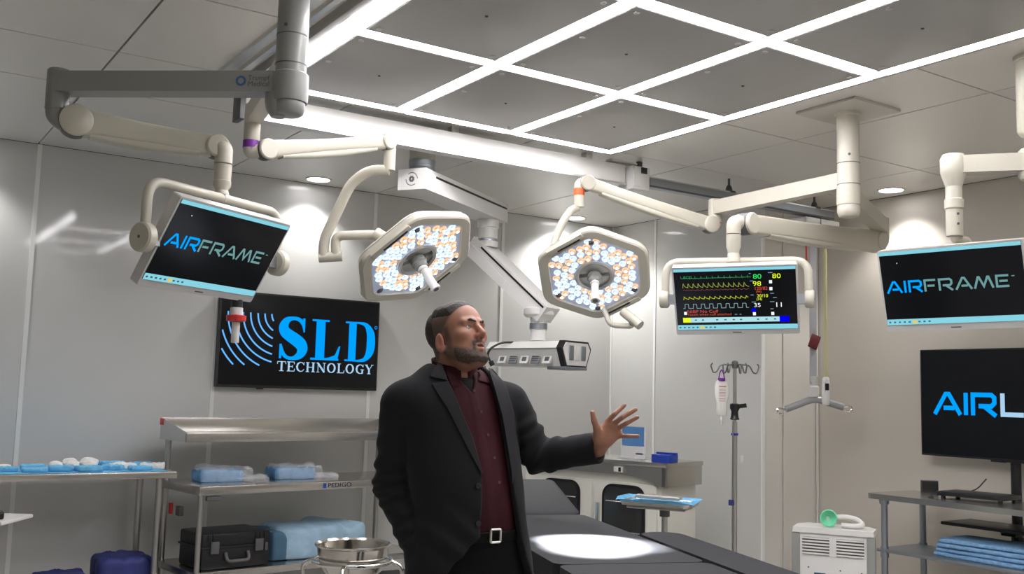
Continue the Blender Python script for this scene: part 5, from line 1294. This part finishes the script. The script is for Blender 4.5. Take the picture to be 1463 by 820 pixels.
def body(P):
    d = torso(P, -.03)
    d = sm(d, cap(P, NK0, NK1, .060, .066), .05)
    d = sm(d, chain(P, [SH_R, EL_R, WR_R], [.050, .042, .028]), .04); d = sm(d, chain(P, [SH_L, EL_L, WR_L], [.050, .042, .030]), .04)
    for L_ in LEGS: d = sm(d, chain(P, L_, [.085, .055, .04]), .04); d = sm(d, cap(P, L_[2], L_[2]+np.array((0.02, -.13, -.055)), .035, .028), .02)
    d = sm(d, head(P), .035)
    return sm(sm(d, handL(P), .008), handR(P), .008)
# --- hair, beard, brows, eyes
def nz(Q, s_, seed=0): return (np.sin(Q[:, 0]*s_+seed)*np.sin(Q[:, 1]*s_*1.13+1.3+seed)*np.sin(Q[:, 2]*s_*.9+2.1))
def hairline(Q):
    A = mir(Q)
    line = .84*Q[:, 1]+.78*Q[:, 2]-.006-.15*np.maximum(0, .045-np.abs(Q[:, 0]))*(Q[:, 1] < 0)
    nape = Q[:, 2]+.066-.10*np.maximum(0, Q[:, 1]-.04)
    burn = np.maximum(np.maximum(np.abs(Q[:, 1]+.016)-.013, np.abs(Q[:, 2]+.012)-.040), .058-A[:, 0])
    return np.minimum(np.maximum(-line, -nape), burn), A
def fade(Q, A):                                      # cropped area over the temple and ear
    return np.maximum(np.maximum(Q[:, 2]-.066-.25*Q[:, 1], Q[:, 1]-.040), .050-A[:, 0])
def hair(P):
    Q = headf(P); reg, A = hairline(Q); fd = fade(Q, A)
    reg = smx(reg, -fd, .01)
    th_ = -.0012+.0100*np.clip(-reg/.034, 0, 1)**.8
    shell = cranium(Q)-th_-.0010*nz(Q, 330.)-.0008*nz(Q, 150., 2)
    ear = ell(A, (.080, .016, -.024), (.016, .023, .036))
    return smx(smx(shell, reg, .003), -ear, .004)
HAIR = mat('dark_hair', (.026, .019, .015), .6, noise=.5, nscale=220)
sdf_mesh('hair', hair, HC-.16, HC+.17, .0030, HAIR, man)
def beard_area(Q):
    A = mir(Q)
    cheek = Q[:, 2]+.046-.42*(Q[:, 1]+.03)                        # below the cheek line
    low = -(Q[:, 2]+.122-.60*np.maximum(0, Q[:, 1]+.065))
    area = np.maximum(np.maximum(cheek, low), Q[:, 1]-.010)
    must = ell(A, (.012, -.103, -.0455), (.024, .022, .0085)); gtee = ell(A, (.026, -.092, -.060), (.010, .022, .022))
    area = np.minimum(np.minimum(area, must), gtee)
    return np.maximum(area, -ell(Q, (0, -.110, -.0635), (.0215, .03, .0120)))
def beard(P):
    Q = headf(P); area = np.maximum(beard_area(Q), Q[:, 1]+.030)
    th_ = -.0010+.0048*np.clip(-area/.022, 0, 1)
    return smx(head(P)-th_-.0009*nz(Q, 420.)-.0007*nz(Q, 190., 1), area, .003)
BEARD = mat('grey_brown_beard', (.060, .042, .032), .8, noise=.6, nscale=190)
sdf_mesh('beard', beard, HC-.17, HC+.15, .0026, BEARD, man)
def skin_tone(P):
    """natural colouring of the skin: stubble, cropped hair, lips, redder nose and cheeks"""
    Q = headf(P); A = mir(Q); near = (np.linalg.norm(Q, axis=1) < .2)
    st = lambda x: np.clip(x, 0, 1)**2*(3-2*np.clip(x, 0, 1))
    c_ = np.tile(np.array((.345, .165, .108)), (len(P), 1))
    def mixin(w_, col): c_[:] = c_*(1-w_[:, None])+np.array(col)*w_[:, None]
    mixin(st(1-np.linalg.norm((Q-np.array((0, -.11, -.015)))/np.array((.07, .05, .04)), axis=1))*.5*near, (.38, .13, .085))
    mixin(st(.5-beard_area(Q)/.020)*.80*near, (.060, .042, .032))
    reg, A = hairline(Q); mixin(st(.45-reg/.022)*.86*near, (.050, .039, .032))
    mixin(st(-ell(Q, (0, -.104, -.0635), (.021, .016, .0135))/.004)*.7*near, (.27, .095, .075))
    ear_w = st(-ell(A, (.084, .014, -.024), (.018, .026, .042))/.006+.4)*near; mixin(ear_w, (.36, .15, .105))
    return c_
SKIN = mat('skin', (.35, .17, .11), .5, bump=.03, nscale=300)
at_n = SKIN.node_tree.nodes.new('ShaderNodeAttribute'); at_n.attribute_name = 'tone'; SKIN.node_tree.links.new(at_n.outputs['Color'], SKIN.node_tree.nodes['Principled BSDF'].inputs['Base Color'])
bsss = SKIN.node_tree.nodes['Principled BSDF']; bsss.inputs['Subsurface Weight'].default_value = .12; bsss.inputs['Subsurface Radius'].default_value = (.012, .004, .002)
sdf_mesh('body', body, (-.42, -.32, .0), (.72, .30, 1.86), .0034, SKIN, man, colour=skin_tone)
def brows(P):
    A = mir(headf(P)); return chain(A, [(.012, -.1030, .0270), (.030, -.0985, .0325), (.051, -.081, .0265)], [.0042, .0046, .0025], .004)-.0008*nz(A, 500.)
for sg in (-1, 1): sdf_mesh('eyebrow', lambda P, sg=sg: np.maximum(brows(P), -sg*headf(P)[:, 0]), HC-.15, HC+.15, .0022, HAIR, man)
HM4 = Matrix.Identity(4)
for i in range(3):
    for j_ in range(3): HM4[i][j_] = HR[i][j_]
HM4.translation = Vector(HC)
for sx in (-1, 1):
    e_ = NB(); bmesh.ops.create_uvsphere(e_, u_segments=20, v_segments=14, radius=.0128, matrix=HM4 @ Matrix.Translation((sx*.031, -.0790, .0062)))
    ey = finish('eye', e_, mat('eye_white', (.42, .38, .36), .2), man)
    c_ = HM4 @ V(sx*.031, -.0790, .0062); g2 = (HM4.to_3x3() @ V(.12, -1, .30)).normalized()
    finish('iris', lathe([(.0001, .0134), (.004, .0132), (.0062, .0123), (.0068, .0108)], c_, g2, n=16), mat('iris_dark', (.03, .02, .015), .15), ey)
# --- clothes
def sleeves(P):
    T = P
    def fold(c0, axis, w_, amp):
        q = P-c0; u_ = q @ axis; v_ = q @ np.array((.3, .8, -.5))
        return amp*(np.sin(u_*85+v_*38+2*np.sin(u_*23))+.6*np.sin(u_*140-v_*60+1))*np.exp(-(np.linalg.norm(q, axis=1)/w_)**2)
    nR, nL = (WR_R-EL_R)/np.linalg.norm(WR_R-EL_R), (WR_L-EL_L)/np.linalg.norm(WR_L-EL_L); uR = (EL_R-SH_R)/np.linalg.norm(EL_R-SH_R); uL = (EL_L-SH_L)/np.linalg.norm(EL_L-SH_L)
    a = chain(P, [SH_R, EL_R, WR_R], [.071, .068, .053], .02)-fold(EL_R, (nR+uR)/2, .17, .0065)-fold(WR_R-nR*.06, nR, .09, .0055)
    b = chain(P, [SH_L, EL_L, WR_L], [.068, .058, .054], .02)-fold(EL_L, (nL+uL)/2, .13, .0060)-fold(SH_L*.45+EL_L*.55, uL, .08, .0050)
    # cuffs cut square
    dR = (WR_R-EL_R)/np.linalg.norm(WR_R-EL_R); dL = (WR_L-EL_L)/np.linalg.norm(WR_L-EL_L)
    a = smx(a, (P-WR_R) @ dR, .006); b = smx(b, (P-WR_L) @ dL-.006, .006)
    return a, b
def coat(P):
    """jacket as a closed volume, before the front is cut open"""
    T = tor(P)
    d = torso(P, .026)
    d = sm(d, ell(T, (0, .0, .86), (.222, .165, .30)), .08)
    d = sm(d, cap(T, (-.180, .02, 1.458), (.175, .02, 1.455), .060), .04)
    a, b = sleeves(P)
    kk = .010+.022*np.clip((P[:, 2]-1.40)/.06, 0, 1); d = sm(d, a, kk); d = sm(d, b, kk)
    drag = np.exp(-((T[:, 0]+.12)/.10)**2)*np.exp(-((T[:, 2]-.98)/.12)**2)
    return d-.002*np.sin(T[:, 2]*22+T[:, 0]*14)*np.clip((1.25-T[:, 2])/.2, 0, 1)-.006*drag*np.sin((T[:, 2]+T[:, 0]*.9)*60)
def ray_hit(px, py, f, d0=2.6, off=0.):
    o_ = N3(MRi @ at(px, py, d0)); d_ = N3(MRi.to_3x3() @ (at(px, py, 2)-at(px, py, 1))); d_ /= np.linalg.norm(d_); t_ = 0.
    for _ in range(90):
        v_ = f((o_+d_*t_)[None])[0]-off
        if v_ < .0006 or t_ > 1.6: break
        t_ += v_*.85
    return o_+d_*t_
le = [(627, 513), (637, 537), (649.6, 566), (662, 596), (673.7, 623), (684, 655), (689, 674), (690, 728), (688, 767), (661, 798), (640, 822)]
re = [(696, 524), (702, 540), (706.6, 555), (717.6, 594), (725, 636), (731, 676), (736, 712), (746, 772), (753, 800), (759, 818)]
LE = np.array([tor(ray_hit(x, y, coat)[None])[0] for x, y in le]); RE = np.array([tor(ray_hit(x, y, coat)[None])[0] for x, y in re])
LE, RE = LE[1:], RE[1:]                                  # the topmost marks lie beyond the coat
LE = np.vstack([LE[0]+[-.008, 0, .16], LE[0]+[-.006, 0, .06], LE, LE[-1]+[-.05, 0, -.12]]); RE = np.vstack([RE[0]+[.0, 0, .16], RE, RE[-1]+[.03, 0, -.12]])
def xedge(E_, z): o_ = np.argsort(E_[:, 2]); return np.interp(z, E_[o_, 2], E_[o_, 0])
def jacket(P):
    T = tor(P); d = coat(P)
    xl, xr = xedge(LE, T[:, 2]), xedge(RE, T[:, 2])
    gap = np.maximum(np.maximum(xl-T[:, 0], T[:, 0]-xr)*.85, T[:, 1]+.01-.05*np.clip((T[:, 2]-1.47)/.06, 0, 1))
    d = smx(d, -gap, .006)
    d = smx(d, -(torso(P, .004)), .004)                                   # hollow
    neck = cap(P, NK0, NK1+np.array((0, 0, -.06)), .082, .088)
    d = smx(d, -neck, .008)
    d = smx(d, P[:, 2]-1.60, .004)
    for w0, w1, r_ in ((EL_R, WR_R, .038), (EL_L, WR_L, .042)):           # open cuffs
        dd = (w1-w0)/np.linalg.norm(w1-w0); d = smx(d, -cap(P, w1-dd*.03, w1+dd*.1, r_, r_), .004)
    return smx(d, .735-P[:, 2], .008)
SUIT = mat('charcoal_wool', (.0135, .0135, .0155), .85, noise=.12, nscale=260, bump=.05, spec=.12)
SUIT.node_tree.nodes['Principled BSDF'].inputs['Sheen Weight'].default_value = .05
LAP = mat('charcoal_lapel', (.021, .0205, .023), .8, noise=.1, nscale=260, spec=.15)
SHIRT = mat('burgundy_cotton', (.036, .0065, .0105), .75, noise=.12, nscale=90, bump=.04, spec=.2)
jk = sdf_mesh('jacket', jacket, (-.40, -.32, .70), (.62, .30, 1.66), .0055, SUIT, man)
def shirt(P):
    d = torso(P, .001); T = tor(P)
    d = sm(d, cap(P, NK0+np.array((0, 0, -.055)), NK1, .066, .07), .03)
    d = d-.0014*np.sin(T[:, 0]*60+T[:, 2]*9)*np.clip((1.3-T[:, 2])/.2, 0, 1)
    pk_ = np.maximum(np.abs(T[:, 0])-.015, T[:, 1]); d = d-.0022*(1/(1+np.exp(np.clip(pk_*900, -50, 50))))
    d = smx(d, n3(700, 764, -.14)[2]-P[:, 2], .004)
    v_ = np.maximum(np.abs(T[:, 0])-.030*np.clip((P[:, 2]-1.495)/.05, 0, 1), 1.495-P[:, 2])
    return smx(smx(d, -np.maximum(v_, T[:, 1]+.0), .004), P[:, 2]-n3(640, 527)[2], .004)
sh = sdf_mesh('shirt', shirt, (-.34, -.26, .96), (.40, .24, 1.66), .0055, SHIRT, man)
def undershirt(P): return smx(smx(smx(torso(P, -.006), -100+0*P[:, 0], .01), np.maximum(1.44-P[:, 2], P[:, 2]-n3(670, 540)[2]), .004), tor(P)[:, 1]+.02, .004)
sdf_mesh('undershirt', lambda P: sm(undershirt(P), smx(cap(P, NK0, NK1, .0635, .069), np.maximum(P[:, 2]-n3(670, 541)[2], n3(670, 560)[2]-P[:, 2]), .003), .01), (-.25, -.26, 1.40), (.25, .2, 1.62), .005, mat('black_cotton', (.008, .008, .009), .9), man)
def trousers(P):
    T = tor(P); d = smx(torso(P, .006), P[:, 2]-1.035, .004)
    for L_ in LEGS: d = sm(d, chain(P, [L_[0], L_[1], L_[2]], [.112, .086, .075], .04), .05)
    return smx(d, .045-P[:, 2], .006)
sdf_mesh('trousers', trousers, (-.36, -.26, .0), (.42, .26, 1.06), .0075, mat('black_trousers', (.008, .008, .0095), .85, noise=.1, nscale=200, spec=.1), man)
BZ = n3(700, 765, -.14)[2]
def belt(P): return smx(torso(P, .0115), np.abs(P[:, 2]-BZ)-.019, .004)
bl = sdf_mesh('belt', lambda P: smx(belt(P), -torso(P, .003), .002), (-.32, -.26, .94), (.40, .24, 1.08), .0045, mat('black_leather', (.004, .004, .004), .6, spec=.15), man)
bp = ray_hit(707, 765, belt); bn = N3(MRi.to_3x3() @ -FW)
ax_ = Vector((cP, sP, 0)); fr_ = Vector((sP, -cP, 0)); c0 = Vector(bp)+fr_*.007
finish('buckle', tube([c0+ax_*(-.020)+Z*.021, c0+ax_*.018+Z*.021, c0+ax_*.018-Z*.021, c0-ax_*.020-Z*.021, c0-ax_*.020+Z*.021], .0042, n=8, rad=.006), mat('buckle_steel', (.75, .74, .72), .35, metal=1.), bl)
for L_ in LEGS:
    f = lambda P, L_=L_: smx(sm(ell(P, L_[2]+np.array((.03, -.045, -.055)), (.048, .14, .045)), cap(P, L_[2]+np.array((0, .02, -.03)), L_[2]+np.array((0, .02, .02)), .042), .03), .002-P[:, 2], .004)
    sdf_mesh('shoe', f, L_[2]-np.array((.15, .25, .1)), L_[2]+np.array((.15, .15, .1)), .006, BLACKP, man)
# lapels, collar: cloth patches laid on the jacket / shirt surface
def patch(name, left, right, f, material, parent, off=.004, th=.005, nu=6, nv=14):
    def samp(poly, t_):
        L_ = [0]
        for i in range(1, len(poly)): L_.append(L_[-1]+math.hypot(poly[i][0]-poly[i-1][0], poly[i][1]-poly[i-1][1]))
        t_ *= L_[-1]; return np.interp(t_, L_, [p[0] for p in poly]), np.interp(t_, L_, [p[1] for p in poly])
    b = NB(); top = []; bot = []
    for j_ in range(nv+1):
        a_, b_ = samp(left, j_/nv), samp(right, j_/nv); rt = []; rb_ = []
        for i in range(nu+1):
            u = i/nu; p = ray_hit(a_[0]+(b_[0]-a_[0])*u, a_[1]+(b_[1]-a_[1])*u, f, off=off); pt = Vector(p)
            rt.append(b.verts.new(pt+Vector(bn)*0)); rb_.append(b.verts.new(pt-Vector(bn)*(th+off)))
        top.append(rt); bot.append(rb_)
    for j_ in range(nv):
        for i in range(nu):
            b.faces.new((top[j_][i], top[j_][i+1], top[j_+1][i+1], top[j_+1][i])); b.faces.new((bot[j_][i], bot[j_+1][i], bot[j_+1][i+1], bot[j_][i+1]))
        for i in (0, nu): b.faces.new((top[j_][i], top[j_+1][i], bot[j_+1][i], bot[j_][i]))
    for j_ in (0, nv):
        for i in range(nu): b.faces.new((top[j_][i], top[j_][i+1], bot[j_][i+1], bot[j_][i]))
    return finish(name, b, material, parent, angle=50)
patch('lapel', [(617, 548), (638.6, 581), (655, 613), (671.5, 645), (688, 676)], [(641, 545), (650.5, 566), (662.5, 596), (674.5, 623), (690, 677)], coat, LAP, jk, .006)
patch('jacket_collar', [(625, 519), (620, 527), (614, 537)], [(631, 521), (635, 530), (640, 543)], coat, LAP, jk, .007, nv=8)
patch('lapel', [(698, 526), (707.5, 556), (718, 594), (725.5, 636), (731.5, 676), (732, 690)], [(703, 527), (722, 548), (735, 590), (738, 630), (736, 668), (733, 690)], coat, LAP, jk, .006)
def collar_band(P):
    T = tor(P); q_ = cap(P, NK0, NK1, .0725, .0790)
    d = np.abs(q_)-.0035; top_ = n3(662, 533)[2]+.016+.28*(T[:, 1]+.06)
    return smx(smx(smx(d, P[:, 2]-top_, .003), (top_-.065)-P[:, 2], .003), -(np.maximum(np.abs(T[:, 0])-.012, T[:, 1])), .003)
sdf_mesh('collar_band', collar_band, (-.2, -.2, 1.45), (.2, .2, 1.68), .0036, SHIRT, man)
patch('shirt_collar', [(629, 513), (637, 530), (647, 554)], [(640, 523), (650, 532), (660, 542)], shirt, SHIRT, sh, .006, nv=8)
patch('shirt_collar', [(684, 529), (686, 536), (684, 543)], [(693, 523), (698, 535), (702, 548)], shirt, SHIRT, sh, .006, nv=8)
for x, y in ((687, 588), (697, 621), (706, 654), (713, 689), (677, 558)):
    p = Vector(ray_hit(x, y, shirt)); finish('shirt_button', lathe([(.0055, -.002), (.0055, .003), (.003, .0035)], p, fr_, n=12), mat('shirt_button', (.10, .05, .05), .25), sh)
for x, y in ((683, 694), (683, 748)):
    p = Vector(ray_hit(x, y, coat)); finish('jacket_button', lathe([(.010, -.002), (.010, .004), (.006, .005)], p, fr_, n=14), BLACKP, jk)
